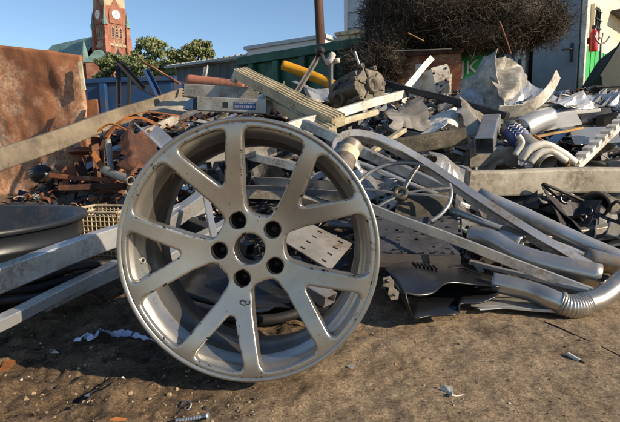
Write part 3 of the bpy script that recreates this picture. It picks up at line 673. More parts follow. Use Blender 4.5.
    mb = MB(); mb.box(base - n_ * .09 + Vector((0, 0, .2)), .1, .04, .1, M45); obj('bracket', mb, 'dark_steel', x)
cabin()

# ------------------------------------------------------------------ the alloy wheel
def wheel_material():
    m = bpy.data.materials.new('wheel_silver'); m.use_nodes = True; n = m.node_tree.nodes; L = m.node_tree.links; bs = n['Principled BSDF']
    tc = n.new('ShaderNodeTexCoord'); ge = n.new('ShaderNodeNewGeometry')
    def noise(s, d=5, r=.6):
        q = n.new('ShaderNodeTexNoise'); q.inputs['Scale'].default_value = s; q.inputs['Detail'].default_value = d; q.inputs['Roughness'].default_value = r; L.new(tc.outputs['Object'], q.inputs['Vector']); return q.outputs[0]
    def mr(src, a, b, c=0, d=1):
        q = n.new('ShaderNodeMapRange'); q.inputs[1].default_value = a; q.inputs[2].default_value = b; q.inputs[3].default_value = c; q.inputs[4].default_value = d; L.new(src, q.inputs[0]); return q.outputs[0]
    def mul(a, b):
        q = n.new('ShaderNodeMath'); q.operation = 'MULTIPLY'; L.new(a, q.inputs[0])
        if isinstance(b, float): q.inputs[1].default_value = b
        else: L.new(b, q.inputs[1])
        return q.outputs[0]
    def mix(f, a, b):
        q = n.new('ShaderNodeMix'); q.data_type = 'RGBA'; L.new(f, q.inputs['Factor'])
        for k, x in (('A', a), ('B', b)):
            if isinstance(x, tuple): q.inputs[k].default_value = x
            else: L.new(x, q.inputs[k])
        return q.outputs['Result']
    col = mix(mr(noise(7), .35, .65), rgb('aeaba4'), rgb('9f9c95'))
    dust = mul(mr(noise(5, 8, .7), .42, .75), mr(noise(60, 4, .7), .3, .7)); col = mix(mul(dust, .55), col, rgb('7d6f5c'))
    sp = mul(mr(noise(150, 2, .5), .71, .74), .7); col = mix(sp, col, rgb('4d473f'))
    edge = mul(mr(ge.outputs['Pointiness'], .504, .522), mr(noise(60, 5, .75), .565, .60)); col = mix(edge, col, rgb('26231f'))
    L.new(col, bs.inputs['Base Color'])
    bs.inputs['Metallic'].default_value = .82
    L.new(mr(noise(30, 6, .7), .3, .7, .26, .38), bs.inputs['Roughness']); bs.inputs['Coat Weight'].default_value = .12; bs.inputs['Coat Roughness'].default_value = .25
    b = n.new('ShaderNodeBump'); b.inputs['Strength'].default_value = .08; b.inputs['Distance'].default_value = .002; L.new(noise(220, 4, .7), b.inputs['Height']); L.new(b.outputs[0], bs.inputs['Normal'])
    MATS['wheel_silver'] = m
wheel_material()
mat('wheel_barrel', rgb('6d6862'), rgb('55514b'), rgb('372f27'), .36, .7, 12, .1, .42, 6)
mat('lug_dark', rgb('2c2a28'), rgb('1e1c1b'), rgb('4a4036'), .5, .4, 30, .2, .4, 20)

def surface_nets(f, org, h):
    nx, ny_, nz = f.shape; s = f < 0
    c = np.zeros((nx - 1, ny_ - 1, nz - 1), int)
    for i in (0, 1):
        for j in (0, 1):
            for k in (0, 1): c += s[i:nx - 1 + i, j:ny_ - 1 + j, k:nz - 1 + k]
    act = (c > 0) & (c < 8); idx = -np.ones(act.shape, int); I = np.argwhere(act); idx[act] = np.arange(len(I))
    acc = np.zeros((len(I), 3)); cnt = np.zeros(len(I))
    cor = [(i, j, k) for i in (0, 1) for j in (0, 1) for k in (0, 1)]
    for a in range(8):
        for b in range(a + 1, 8):
            A, B = np.array(cor[a]), np.array(cor[b])
            if np.abs(A - B).sum() != 1: continue
            fa = f[tuple((I + A).T)]; fb = f[tuple((I + B).T)]; x = (fa < 0) != (fb < 0); t = np.where(x, fa / np.where(fa == fb, 1, fa - fb), 0)
            acc += np.where(x[:, None], A + (B - A) * t[:, None], 0); cnt += x
    V = (I + acc / cnt[:, None]) * h + org; F = []
    for ax in range(3):
        d = np.zeros(3, int); d[ax] = 1; u = np.zeros(3, int); u[(ax + 1) % 3] = 1; v = np.zeros(3, int); v[(ax + 2) % 3] = 1
        sl0 = tuple(slice(0, n_ - d[q]) for q, n_ in enumerate(f.shape)); sl1 = tuple(slice(d[q], n_) for q, n_ in enumerate(f.shape))
        x = s[sl0] != s[sl1]; E = np.argwhere(x); ok = ((E - u) >= 0).all(1) & ((E - v) >= 0).all(1) & (E < np.array(act.shape) + d).all(1)
        ok &= (E[:, (ax + 1) % 3] < act.shape[(ax + 1) % 3]) & (E[:, (ax + 2) % 3] < act.shape[(ax + 2) % 3]) & (E[:, ax] < act.shape[ax])
        E = E[ok]; q = [idx[tuple((E - o_).T)] for o_ in (0 * u, u, u + v, v)]; inside = s[tuple(E.T)]
        Q = np.stack(q, 1); Q = np.where(inside[:, None], Q, Q[:, ::-1]); F.append(Q[(Q >= 0).all(1)])
    return V, np.concatenate(F)
def smin(a, b, k): h_ = np.clip(.5 + .5 * (b - a) / k, 0, 1); return b + (a - b) * h_ - k * h_ * (1 - h_)
def smax(a, b, k): return -smin(-a, -b, k)
def sstep(a, b, x): t = np.clip((x - a) / (b - a), 0, 1); return t * t * (3 - 2 * t)

def alloy_wheel():
    RW = .24; h = .0017
    xs = np.arange(-.244, .2445, h); zs = np.arange(-.086, .008, h)
    x, y = np.meshgrid(xs, xs, indexing='ij'); r = np.hypot(x, y)
    s2 = r - .066
    for k in range(5):
        phi = R(111 + 72 * k)
        for sg in (-1, 1):
            e = np.array([math.cos(phi), math.sin(phi)]); q = np.array([-math.sin(phi), math.cos(phi)])
            A = e * RW * .42 + q * sg * RW * .043; th = phi + sg * R(17.8); B = np.array([math.cos(th), math.sin(th)]) * RW * .99
            t = np.clip(((x - A[0]) * (B[0] - A[0]) + (y - A[1]) * (B[1] - A[1])) / ((B - A) ** 2).sum(), 0, 1)
            dd = np.hypot(x - A[0] - t * (B[0] - A[0]), y - A[1] - t * (B[1] - A[1])) - (.0180 - .0035 * t)
            s2 = smin(s2, dd, .016)
        e = np.array([math.cos(phi), math.sin(phi)]); t = np.clip(x * e[0] + y * e[1], .03, RW * .40); dd = np.hypot(x - t * e[0], y - t * e[1]) - .0225
        s2 = smin(s2, dd, .016)
    s2 = smin(s2, .2225 - r, .018)
    zf = -.036 + .0345 * sstep(.06, .226, r) ** .9
    zb = zf - (.042 - .012 * sstep(.06, .2, r))
    Z = zs[None, None, :]
    draft = s2[..., None] - .10 * (zf[..., None] - Z) * 0
    f = smax(draft, Z - zf[..., None], .0042)
    f = smax(f, zb[..., None] - Z, .008)
    f = smax(f, (r - .2335)[..., None] + 0 * Z, .003)
    ring_back = np.where(r > .214, (zf - .016), -1)[..., None] - Z     # the ring itself stays thin, the barrel takes over behind it
    f = np.maximum(f, np.where((s2 > -.2)[..., None] & (r > .219)[..., None], ring_back, -1))
    lug = []
    for k in range(5):
        a = R(111 + 72 * k); bx_, by_ = .0575 * math.cos(a), .0575 * math.sin(a); lug.append((bx_, by_))
        db = np.hypot(x - bx_, y - by_)[..., None]
        f = smax(f, np.minimum(.0152 - db + 0 * Z, 1), .0018)
    f = smax(f, .0285 - r[..., None] + 0 * Z, .004)
    V, F = surface_nets(f, np.array([xs[0], xs[0], zs[0]]), h)
    # placement
    C = at(245.0, 252.0, .824)
    yaw, lean = R(-5), R(4.5)
    nrm = Vector((math.sin(yaw) * math.cos(lean), -math.cos(yaw) * math.cos(lean), math.sin(lean))); X_ = Vector((0, 0, 1)).cross(nrm).normalized(); Y_ = nrm.cross(X_)
    M = Matrix((X_, Y_, nrm)).transposed()
    t = thing('alloy_wheel', 'bare silver alloy car wheel with ten forked spokes leaning against the scrap', 'wheel', C - Vector((0, 0, RW)))
    t['label'] = 'bare silver alloy car wheel with forked spokes standing on the dirt'
    def wp(v): return C + M @ Vector(v)
    Vw = (np.array(M) @ V.T).T + np.array(C)
    mb = MB(); mb.v = Vw.tolist(); mb.f = F.tolist(); mb.m = [0] * len(F); mb.sm = [True] * len(F)
    o = obj('spoke_face', mb, 'wheel_silver', t)
    # rim: flange, lip, barrel, rear flange
    prof = [(.2325, -.0015), (.2350, .0005), (.2385, .0005), (.2402, -.0012), (.2405, -.006), (.2375, -.012), (.230, -.016), (.224, -.022), (.2215, -.045), (.212, -.06), (.203, -.075), (.2025, -.11), (.212, -.13), (.221, -.15), (.222, -.19), (.228, -.195), (.237, -.199), (.239, -.204), (.236, -.207), (.228, -.203), (.218, -.197), (.215, -.150), (.206, -.130), (.1965, -.112), (.1965, -.074), (.2005, -.064), (.2065, -.050), (.2125, -.036), (.2135, -.026), (.2185, -.018), (.2255, -.009), (.2325, -.0015)]
    mb = MB(); ax = nrm; lathe(mb, C, ax, prof, 128, ref=Y_)
    mb.m = [1 if 9 <= q % (len(prof) - 1) <= 25 else 0 for q in range(len(mb.f))]; obj('rim_barrel', mb, ['wheel_silver', 'wheel_barrel'], t)
    for (lx, ly) in lug:      # stepped dark seats inside the bolt holes
        mb = MB(); lathe(mb, wp((lx, ly, 0)), ax, [(.0151, -.0345), (.0147, -.040), (.0147, -.050), (.0105, -.055), (.0085, -.060), (.0085, -.066), (0, -.066)], 24, ref=Y_); obj('lug_seat', mb, 'lug_dark', t)
    mb = MB(); lathe(mb, C, ax, [(.0286, -.038), (.0278, -.042), (.0278, -.068)], 40, ref=Y_); obj('hub_bore', mb, 'lug_dark', t)
    # valve hole with its bright collar on the left of the lip
    a = R(186); er = Vector((math.cos(a), math.sin(a), 0)); vr, vz = .2105, -.0395
    vn = Vector((-er.x * .90, -er.y * .90, .43)).normalized(); vp = wp(er * (vr + .000) + Vector((0, 0, vz)) + vn * .001)
    mb = MB(); lathe(mb, vp, M @ vn, [(.0058, -.002), (.0062, .0012), (.0050, .0020), (.0040, .0012), (.0040, -.001)], 20); vh = obj('valve_hole', mb, 'alu_bright', t)
    mb = MB(); lathe(mb, vp, M @ vn, [(.0040, .0007), (0, .0007)], 16); obj('valve_bore', mb, 'black_plastic', vh)
    # dark chip by the hub: two curled flakes of the old balance weight
    for k in range(3):
        p0 = at(243 + k * 2.6, 302 + (k % 2) * 5, .80); v = ray(243 + k * 2.6, 302 + (k % 2) * 5)
        # on the spoke surface: intersect the ray with the recessed face plane
        pl = C + nrm * -.0318; o_ = Vector((0, 0, CAM_Z)); tt = (pl - o_).dot(nrm) / v.dot(nrm); p0 = o_ + v * tt + nrm * .0026
        pts = [p0 + (X_ * math.cos(q) + Y_ * math.sin(q)) * .0042 for q in np.linspace(.3 + k, 5.2 + k, 12)]
        mb = MB(); sweep(mb, pts, circ(.0011, 6), None, True); obj('glue_mark', mb, 'rubber', t)
    return t
alloy_wheel()

# ------------------------------------------------------------------ left side: rust plates, tub, basket, beams
a = at(-75, 34, 4.9); b = at(83, 55, 4.6); A = Vector((a.x, a.y, 0)); B = Vector((b.x, b.y, 0))
mb = MB(); nu, nv = 60, 44; d = (B - A); nr = Vector((d.y, -d.x, 0)).normalized(); V = []
for i in range(nu):
    for j in range(nv):
        u, v = i / (nu - 1), j / (nv - 1); zt = a.z + (b.z - a.z) * u + .03 * float(fbm(u * 9, 1.3, 4)); off = float(fbm(u * 3.5, v * 2.5, 11)) * .16 + float(fbm(u * 14, v * 10, 12)) * .03
        p = A + d * u + nr * off + Vector((0, 0, zt * v)) + d.normalized() * (-.03 * v + .05 * float(fbm(v * 5, 2.2, 8)) * (u - .5))
        V.append(p)
mb.add(V, [(i * nv + j, (i + 1) * nv + j, (i + 1) * nv + j + 1, i * nv + j + 1) for i in range(nu - 1) for j in range(nv - 1)], 0, True)
t = thing('rusted_plate', 'tall sheet of rusted brown steel standing upright on the dirt', 'steel plate', A)
obj('plate', mb, 'rust_plate', t, solid=.03)
q0 = at(80, 62, 4.52); q1 = at(84, 90, 4.52); mb = MB(); sweep(mb, seg(q0, q1, 5, .03), rrect(.035, .02)); obj('edge_flange', mb, 'cream', t)
plate('rusted_plate', 'small rusted steel plate tucked behind the tall rusted sheet', 'steel plate', [(84, 101, 4.75), (97, 99, 4.75), (99, 116, 4.75), (99, 200, 4.75), (84, 200, 4.75)], 'rust_plate', .03)

# long weathered beam sloping up over the rusty debris
bar('weathered_beam', 'long weathered grey beam sloping up over the rusty debris', 'beam', (-30, 170, 2.15), (182, 95, 3.7), 'rect', .055, .105, 'wood_beam', bend=.004, roll=.1, n=16)
for (f, k) in ((.30, 0), (.62, 1)):
    p = at(-30, 170, 2.15).lerp(at(182, 95, 3.7), f)
    pipe('tie_wire', ['thin dark tie wire looped over the lower part of the weathered beam', 'thin dark tie wire looped over the upper part of the weathered beam'][k], 'wire',
         [p + Vector((.0, -.02, -.10)), p + Vector((-.035, -.05, .03)), p + Vector((-.03, .0, .065)), p + Vector((.02, .06, .03))], .003, 'dark_steel', n=6)

def tub():
    c = Vector((-1.075, 1.42, 0)); r1, z1 = .345, .245
    t = thing('round_tub', 'big round dark plastic tub with a rolled rim beside the channel bars', 'tub', c)
    mb = MB(); lathe(mb, c, (0, 0, 1), [(0, .012), (r1 - .07, .012), (r1 - .02, z1 - .012), (r1 - .008, z1), (r1 + .012, z1 + .003), (r1 + .014, z1 - .012), (r1 - .002, z1 - .016), (r1 - .008, z1 - .06), (r1 - .003, z1 - .064), (r1 - .012, z1 - .07), (r1 - .055, .0), (0, .0)], 72); obj('tub_shell', mb, 'tub', t)
    for ang in (-70, 110):
        a_ = R(ang); e = Vector((math.cos(a_), math.sin(a_), 0)); s_ = Vector((-e.y, e.x, 0)); q = c + e * (r1 + .012) + Vector((0, 0, z1 - .04))
        mb = MB(); sweep(mb, curve([q - s_ * .07, q - s_ * .05 + e * .03, q + s_ * .05 + e * .03, q + s_ * .07], 5), circ(.009, 8), None, True); obj('handle', mb, 'tub', t)
tub()
def basket():
    c = at(107, 232, 1.98); c.z = 0; L, D_, H = .26, .20, .20; yaw = R(-14); M = Matrix.Rotation(yaw, 3, 'Z')
    t = thing('wire_basket', 'beige square mesh wire basket behind the tub', 'basket', c)
    W_ = lambda x, y, z: c + M @ Vector((x, y, 0)) + Vector((0, 0, z))
    for (nm, p0, ux, n1) in (('front_mesh', (-L / 2, -D_ / 2), (L, 0), 13), ('back_mesh', (-L / 2, D_ / 2), (L, 0), 13), ('side_mesh', (-L / 2, -D_ / 2), (0, D_), 10), ('side_mesh', (L / 2, -D_ / 2), (0, D_), 10)):
        mb = MB(); wv = []
        for i in range(n1 + 1):
            f = i / n1; x, y = p0[0] + ux[0] * f, p0[1] + ux[1] * f; sweep(mb, [W_(x, y, .0), W_(x, y, H)], rrect(.0045, .0045, .001, 1))
        for j in range(11):
            z = .002 + H * j / 10; sweep(mb, [W_(p0[0], p0[1], z), W_(p0[0] + ux[0], p0[1] + ux[1], z)], rrect(.0045, .0045, .001, 1))
        q = obj(nm, mb, 'cream', t); q['kind'] = 'stuff'
    for (p0, p1) in (((-L / 2, -D_ / 2), (L / 2, -D_ / 2)), ((L / 2, -D_ / 2), (L / 2, D_ / 2)), ((L / 2, D_ / 2), (-L / 2, D_ / 2)), ((-L / 2, D_ / 2), (-L / 2, -D_ / 2))):
        mb = MB(); sweep(mb, [W_(*p0, H), W_(*p1, H)], circ(.006, 8), None, True); obj('top_rail', mb, 'cream', t)
    plate('liner', None, None, [W_(-L / 2 + .01, -D_ / 2 + .012, .01), W_(L / 2 - .01, -D_ / 2 + .012, .01), W_(L / 2 - .01, -D_ / 2 + .012, H * .93), W_(-L / 2 + .01, -D_ / 2 + .012, H * .93)], 'wood_tan', .004, parent=t)
basket()
bar('aluminium_channel', 'long aluminium channel bar leaning across the front of the tub', 'bar', (-40, 292, .99), (205, 204, 1.80), 'sq', .040, .060, 'alu_bright', t=.003, bend=.003, n=14)
bar('aluminium_channel', 'lower white aluminium bar with its end on the dirt below the tub', 'bar', (-70, 358, .80), (118, 264, 1.36), 'sq', .034, .026, 'alu_bright', t=.003, bend=.003, n=14)
bar('aluminium_channel', 'middle grey aluminium bar wedged between the two longer bars', 'bar', (40, 305, 1.12), (170, 246, 1.5), 'U', .045, .028, 'alu', t=.003, bend=.003)
for k, (pts, lab) in enumerate((([(-30, 285, 1.12), (20, 291, 1.16), (55, 283, 1.24), (110, 268, 1.40)], 'thick black hose lying under the channel bars'),
                   ([(-30, 300, 1.05), (10, 300, 1.08), (45, 296, 1.14), (90, 283, 1.28)], 'black hose half buried at the foot of the tub'),
                   ([(-30, 274, 1.15), (30, 280, 1.20), (70, 268, 1.30), (120, 262, 1.42)], 'uppermost black hose squeezed between bar and tub'))):
    pipe('rubber_hose', lab, 'hose', pts, .011, 'rubber', n=7)

# crumpled blue and white tape on the ground
def ground_pt(px, py, z=.0): p = at(px, py, None, z); return p
tp = [ground_pt(*q, .004) for q in ((77, 343), (86, 338), (93, 342), (100, 333), (112, 337), (122, 336), (134, 338), (147, 342), (160, 345))]
mb = MB(); path = curve(tp, 6); path = [p + Vector((0, 0, .004 + .006 * abs(math.sin(i * .9)))) for i, p in enumerate(path)]
sweep(mb, path, rrect(.016, .0008, .0002, 1), None, False, 0, twist=5.5); tag(obj('tape_strip', mb, 'tape', loc=tp[0]), 'crumpled blue and white plastic tape on the dirt beside the wheel', 'tape')

# litter on the open ground
def cigarette():
    a = ground_pt(568, 354, .005); b = ground_pt(585, 364, .005); d = (b - a).normalized(); m = a.lerp(b, .72)
    t = thing('cigarette_butt', 'white cigarette butt with burnt end lying on the pale dirt', 'cigarette', a)
    mb = MB(); sweep(mb, seg(a, m, 4, .01), circ(.0042, 12), None, True); obj('paper_tube', mb, 'paper', t)
    mb = MB(); sweep(mb, seg(m, b, 3, .01), circ(.0041, 12), None, True, scales=[1, 1, .92, .7]); obj('burnt_end', mb, 'rust_dark', t)
    return t
cigarette()
c = [ground_pt(440, 388, .006), ground_pt(453, 391, .006), ground_pt(452, 398, .003), ground_pt(441, 396, .003)]
sheet('paper_scrap', 'small crumpled white paper scrap on the pale dirt', 'paper', c, 'paper', amp=.012, n=12, solid=.0004, ridge=True, seed=3)
pipe('paper_twist', 'thin twisted strand of white paper trailing from the crumpled scrap', 'paper', [ground_pt(452, 395, .003), ground_pt(458, 396, .004), ground_pt(466, 394, .002)], .0018, 'paper', n=5)
def screw():
    a = ground_pt(176, 421, .005); b = ground_pt(207, 416, .006); d = (b - a).normalized()
    t = thing('screw', 'steel screw with flat head lying in the dirt before the wheel', 'screw', a)
    mb = MB(); p = [a.lerp(b, i / 40) for i in range(41)]; sweep(mb, p, circ(.0030, 8), None, False, scales=[1.0 + .28 * (i % 2) for i in range(41)]); obj('threaded_shaft', mb, 'alu', t)
    mb = MB(); lathe(mb, b, d, [(.003, -.001), (.0065, 0), (.0065, .003), (0, .003)], 12); obj('screw_head', mb, 'alu', t)
screw()
pipe('wire_ring', 'small bent loop of bright wire on the dirt by the screw', 'wire', [ground_pt(180, 407, .002), ground_pt(184, 401, .008), ground_pt(191, 403, .008), ground_pt(189, 409, .004), ground_pt(184, 411, .002)], .0014, 'alu_bright', n=6)
plate('rust_flake', 'curled orange rust flake lying on the damp dirt', 'rust flake', [ground_pt(-2, 372, .004), ground_pt(4, 362, .007), ground_pt(14, 358, .010), ground_pt(16, 362, .006), ground_pt(8, 370, .004)], 'rust_orange', .002)
plate('rust_flake', 'flat tan chip of rusty metal beside the steel screw', 'rust flake', [ground_pt(108, 420, .004), ground_pt(116, 416, .005), ground_pt(127, 419, .005), ground_pt(122, 424, .003)], 'rust_orange', .002)
plate('paper_scrap', 'flat torn piece of white paper on the damp dirt near the tape', 'paper', [ground_pt(47, 349, .003), ground_pt(54, 349, .004), ground_pt(59, 353, .003), ground_pt(51, 353, .003)], 'paper', .0006)
plate('paper_scrap', 'tiny white paper crumb on the dirt before the wheel', 'paper', [ground_pt(84, 396, .003), ground_pt(89, 393, .004), ground_pt(91, 397, .003)], 'paper', .0006)
plate('foil_scrap', 'thin shiny sliver of foil beside the wheel rim', 'foil', [ground_pt(346, 366, .003), ground_pt(354, 364, .004), ground_pt(356, 366, .003), ground_pt(350, 368, .003)], 'alu_bright', .0006)
pipe('buried_wire', 'long thin dark wire lying on the pale dirt by the exhaust pipes', 'wire', [ground_pt(541, 321, .002), ground_pt(556, 326, .002), ground_pt(575, 335, .002), ground_pt(598, 345, .002), ground_pt(640, 366, .002)], .0016, 'rust_dark', n=6)

# ------------------------------------------------------------------ the heap: pieces one can make out, back to front
def panel_letters(t, txt, p, right, size, m):
    cu = bpy.data.curves.new('letters', 'FONT'); cu.body = txt; cu.size = size; cu.extrude = .002
    tmp = bpy.data.objects.new('tmp', cu); COL.objects.link(tmp); dg = bpy.context.evaluated_depsgraph_get()
    me = bpy.data.meshes.new_from_object(tmp.evaluated_get(dg)); vs = [v.co.copy() for v in me.vertices]; fs = [tuple(q.vertices) for q in me.polygons]
    bpy.data.objects.remove(tmp); mb = MB(); up = Vector((0, 0, 1)); n_ = right.cross(up)
    mb.add([p + right * v.x + up * v.y + n_ * v.z for v in vs], fs); return obj('letters', mb, m, t)

# rusty bin and green banner under the wire tangle
a = at(397, 53, 5.9); b = at(461, 51, 5.7)
A = Vector((a.x, a.y, 0)); B = Vector((b.x, b.y, 0)); d = (B - A).normalized(); nr = Vector((-d.y, d.x, 0)); Mx = Matrix.Rotation(math.atan2(d.y, d.x), 3, 'Z'); zt = a.z; Lb = (B - A).length
t = thing('rusty_bin', 'brown rusted steel bin carrying the wire tangle', 'bin', A)
for (c0, sx, sy, nm) in (((A + B) / 2, Lb, .02, 'front_wall'), ((A + B) / 2 + nr * .9, Lb, .02, 'back_wall'), (A + nr * .45, .02, .874, 'side_wall'), (B + nr * .45, .02, .874, 'side_wall')):
    mb = MB(); mb.box(c0 + Vector((0, 0, zt / 2)), sx, sy, zt, Mx); obj(nm, mb, 'rust', t)
mb = MB(); mb.box((A + B) / 2 - nr * .012 + Vector((0, 0, zt - .03)), Lb + .06, .07, .05, Mx); obj('rim', mb, 'rust_dark', t)
mb = MB(); mb.box((A + B) / 2 + nr * .45 + Vector((0, 0, .1)), Lb - .05, .84, .03, Mx); obj('floor_plate', mb, 'rust', t)
lb = at(419, 69, 5.8); mb = MB(); mb.box(A.lerp(B, .36) - nr * .016 + Vector((0, 0, lb.z)), .09, .006, .12, Mx); obj('paper_label', mb, 'paper', t)
a = at(459, 54, 6.0); b = at(497, 50, 5.85); z0 = at(459, 100, 6.0).z
t = thing('green_banner', 'bright green banner board with white letters under the wire tangle', 'sign', (a.x, a.y, z0))
dr_ = Vector((b.x - a.x, b.y - a.y, 0)).normalized(); c = (a + b) / 2
mb = MB(); mb.box(Vector((c.x, c.y, (a.z + z0) / 2)), (b - a).length, .02, a.z - z0, Matrix.Rotation(math.atan2(dr_.y, dr_.x), 3, 'Z')); obj('board', mb, 'green_sign', t)
for f in (.06, .94):
    mb = MB(); q = a.lerp(b, f); sweep(mb, [Vector((q.x, q.y + .03, 0)), Vector((q.x, q.y + .03, a.z))], circ(.02, 8), None, True); obj('post', mb, 'dark_steel', t)
lp = at(459.5, 75, 5.98); panel_letters(t, 'JK', lp - Vector((0, .02, 0)), dr_, .24, 'white_paint')

# ---- wire tangle
def wire_tangle():
    blobs = [(448, 12, 6.15, 78, 40, .75), (392, 40, 6.2, 26, 34, .5), (412, 8, 6.4, 46, 40, .6), (500, 20, 6.0, 56, 30, .6), (543, 26, 5.9, 20, 15, .35), (368, 66, 6.0, 26, 22, .35), (388, 62, 5.9, 16, 18, .3), (470, 38, 5.9, 50, 16, .5)]
    base = at(440, 52, 6.2)
    t = thing('wire_tangle', 'huge tangle of brown rusty wire heaped on the rusty bin', 'wire tangle', base)
    r = np.random.default_rng(4); V = []; F = []; core = MB()
    for (px, py, d, rx, ry, ryd) in blobs:
        c = np.array(at(px, py, d)); sx, sz = rx / F_PX * d, ry / F_PX * d; sy = ryd
        # dark inner blob added to block light between the strands
        nn, mm = 18, 12; vv = []
        for i in range(mm + 1):
            for j in range(nn):
                th = math.pi * i / mm; ph = 2 * math.pi * j / nn; k = .80 + .3 * float(fbm(i * .9 + px, j * .9, 3))
                vv.append((c[0] + sx * k * math.sin(th) * math.cos(ph), c[1] + sy * k * math.sin(th) * math.sin(ph), c[2] + sz * k * math.cos(th)))
        core.add(vv, [(i * nn + j, i * nn + (j + 1) % nn, (i + 1) * nn + (j + 1) % nn, (i + 1) * nn + j) for i in range(mm) for j in range(nn)], 0, True)
        N = int(rx * ry * 2.0) + 500
        nrm_ = lambda a: a / (np.linalg.norm(a, axis=1, keepdims=True) + 1e-9)
        u = nrm_(r.normal(size=(N, 3))); q0 = c + u * np.array([sx, sy, sz]) * r.uniform(.78, 1.04, (N, 1))
        td = nrm_(np.cross(u, r.normal(size=(N, 3))) + u * r.normal(size=(N, 1)) * .35); bd = r.normal(size=(N, 3)) * 4.0
        st = r.uniform(.022, .05, (N, 1)); rad = r.uniform(.0013, .0032, (N, 1)); n_ = 7; blk = np.zeros((N, n_, 3, 3))
        for q in range(n_):
            s1 = nrm_(np.cross(td, [0.3, .2, 1])); s2_ = np.cross(td, s1)
            for a_ in range(3): blk[:, q, a_] = q0 + (s1 * math.cos(a_ * 2.094) + s2_ * math.sin(a_ * 2.094)) * rad
            q0 = q0 + td * st; td = nrm_(td + np.cross(bd, td) * st * 1.6 + r.normal(size=(N, 3)) * .12)
        o = len(V); base_i = o + (np.arange(N) * n_ * 3)[:, None, None] + (np.arange(n_ - 1) * 3)[None, :, None]; a0 = np.arange(3)[None, None, :]; a1 = (a0 + 1) % 3
        F += np.stack([base_i + a0, base_i + a1, base_i + 3 + a1, base_i + 3 + a0], -1).reshape(-1, 4).tolist(); V += blk.reshape(-1, 3).tolist()
    mb = MB(); mb.v = V; mb.f = F; mb.m = [0] * len(F); mb.sm = [True] * len(F)
    q = obj('wire_strands', mb, 'wire', t); q['kind'] = 'stuff'
    obj('light_block_core', core, 'wire', t)['kind'] = 'stuff'
wire_tangle()
bar('bent_rod', 'thin pale rod poking out across the wire tangle', 'rod', (408, 33, 5.45), (424, 41, 5.4), 'round', .014, .014, 'wood_tan')
bar('bent_rod', 'thin straight rod lying along the top of the rusty bin', 'rod', (392, 51, 5.5), (452, 49, 5.3), 'round', .012, .012, 'alu_dull')
bar('bent_rod', 'rusty brown rod hanging from the tangle before the cabin', 'rod', (500, 22, 5.2), (511, 54, 5.0), 'round', .016, .016, 'rust')

# ---- things in front of the cabin
def stand():
    b = at(600, 110, 7.6); base = Vector((b.x, b.y, 0)); tp_ = at(601, 44, 7.6)
    t = thing('pronged_stand', 'thin steel stand with forked prongs in front of the green cabin wall', 'stand', base)
    mb = MB(); sweep(mb, seg(base, Vector((tp_.x, tp_.y, tp_.z)), 6), circ(.018, 8), None, True); obj('pole', mb, 'alu_dull', t)
    for (ex, ey) in ((-7, -9), (2, -11), (9, -8)):
        e = at(601 + ex, 44 + ey, 7.6); mb = MB(); sweep(mb, curve([tp_, tp_.lerp(e, .5) + Vector((0, 0, -.03)), e], 4), circ(.012, 8), None, True); obj('prong', mb, 'alu_dull', t)
    for a_ in (0, 2.1, 4.2):
        mb = MB(); sweep(mb, [base + Vector((0, 0, .12)), base + Vector((math.cos(a_) * .3, math.sin(a_) * .3, .015))], circ(.014, 8), None, True); obj('foot', mb, 'alu_dull', t)
stand()
def hopper():
    d = 6.2; poly = [(600, 77), (622, 42), (665, 30), (665, 150), (604, 150), (604, 108)]
    base = at(604, 150, d); base.z = 0
    t = thing('hopper', 'dark green sheet metal hopper with slanted side in front of the cabin', 'hopper', base)
    p = [at(x, y, d) for x, y in poly]; k = len(p); bk = Vector((.5, 1.3, 0))
    mb = MB(); mb.add(p + [q + bk for q in p], [tuple(range(k)), tuple(range(2 * k - 1, k - 1, -1))] + [(i, k + i, k + (i + 1) % k, (i + 1) % k) for i in range(k)]); obj('hopper_body', mb, 'green_shaded', t, bevel=.02)
    for f in (0, 1):
        mb = MB(); q = p[4] + bk * (.1 + .8 * f) + Vector((.15, 0, 0)); mb.box(Vector((q.x, q.y, q.z / 2)), .1, .1, max(q.z, .1)); obj('leg', mb, 'green_shaded', t)
        mb = MB(); q = p[3] + bk * (.1 + .8 * f) - Vector((.15, 0, 0)); mb.box(Vector((q.x, q.y, q.z / 2)), .1, .1, max(q.z, .1)); obj('leg', mb, 'green_shaded', t)
    mb = MB(); sweep(mb, [p[0] - bk * .01, p[1] - bk * .01, p[2] - bk * .01], rrect(.05, .05)); obj('rim', mb, 'green_shaded', t)
hopper()
def trolley():
    d = 5.6; t = thing('hand_trolley', 'black tubular hand trolley standing beside the cabin door', 'trolley', Vector((at(600, 120, d).x, d, 0)))
    for k, pts in enumerate((((587, 150), (587, 100), (588, 90), (594, 87), (622, 86)), ((594, 150), (594, 104), (595, 96), (600, 94), (622, 93)), ((588, 108), (605, 105), (622, 104)))):
        mb = MB(); sweep(mb, curve([at(x, y, d + .25 * (k == 1)) for x, y in pts], 6), circ(.016, 8), None, True); obj(('handle_frame', 'rear_frame', 'cross_bar')[k], mb, 'black_plastic', t)
    for x in (590, 612):
        mb = MB(); c = at(x, 120, d); c.z = .11; lathe(mb, c, (1, 0, 0), [(0, -.02), (.10, -.02), (.11, 0), (.10, .02), (0, .02)], 16); obj('wheel', mb, 'rubber', t)
    mb = MB(); c = at(602, 120, d + .1); mb.box((c.x, c.y, .17), .34, .4, .02); obj('toe_plate', mb, 'black_plastic', t)
trolley()

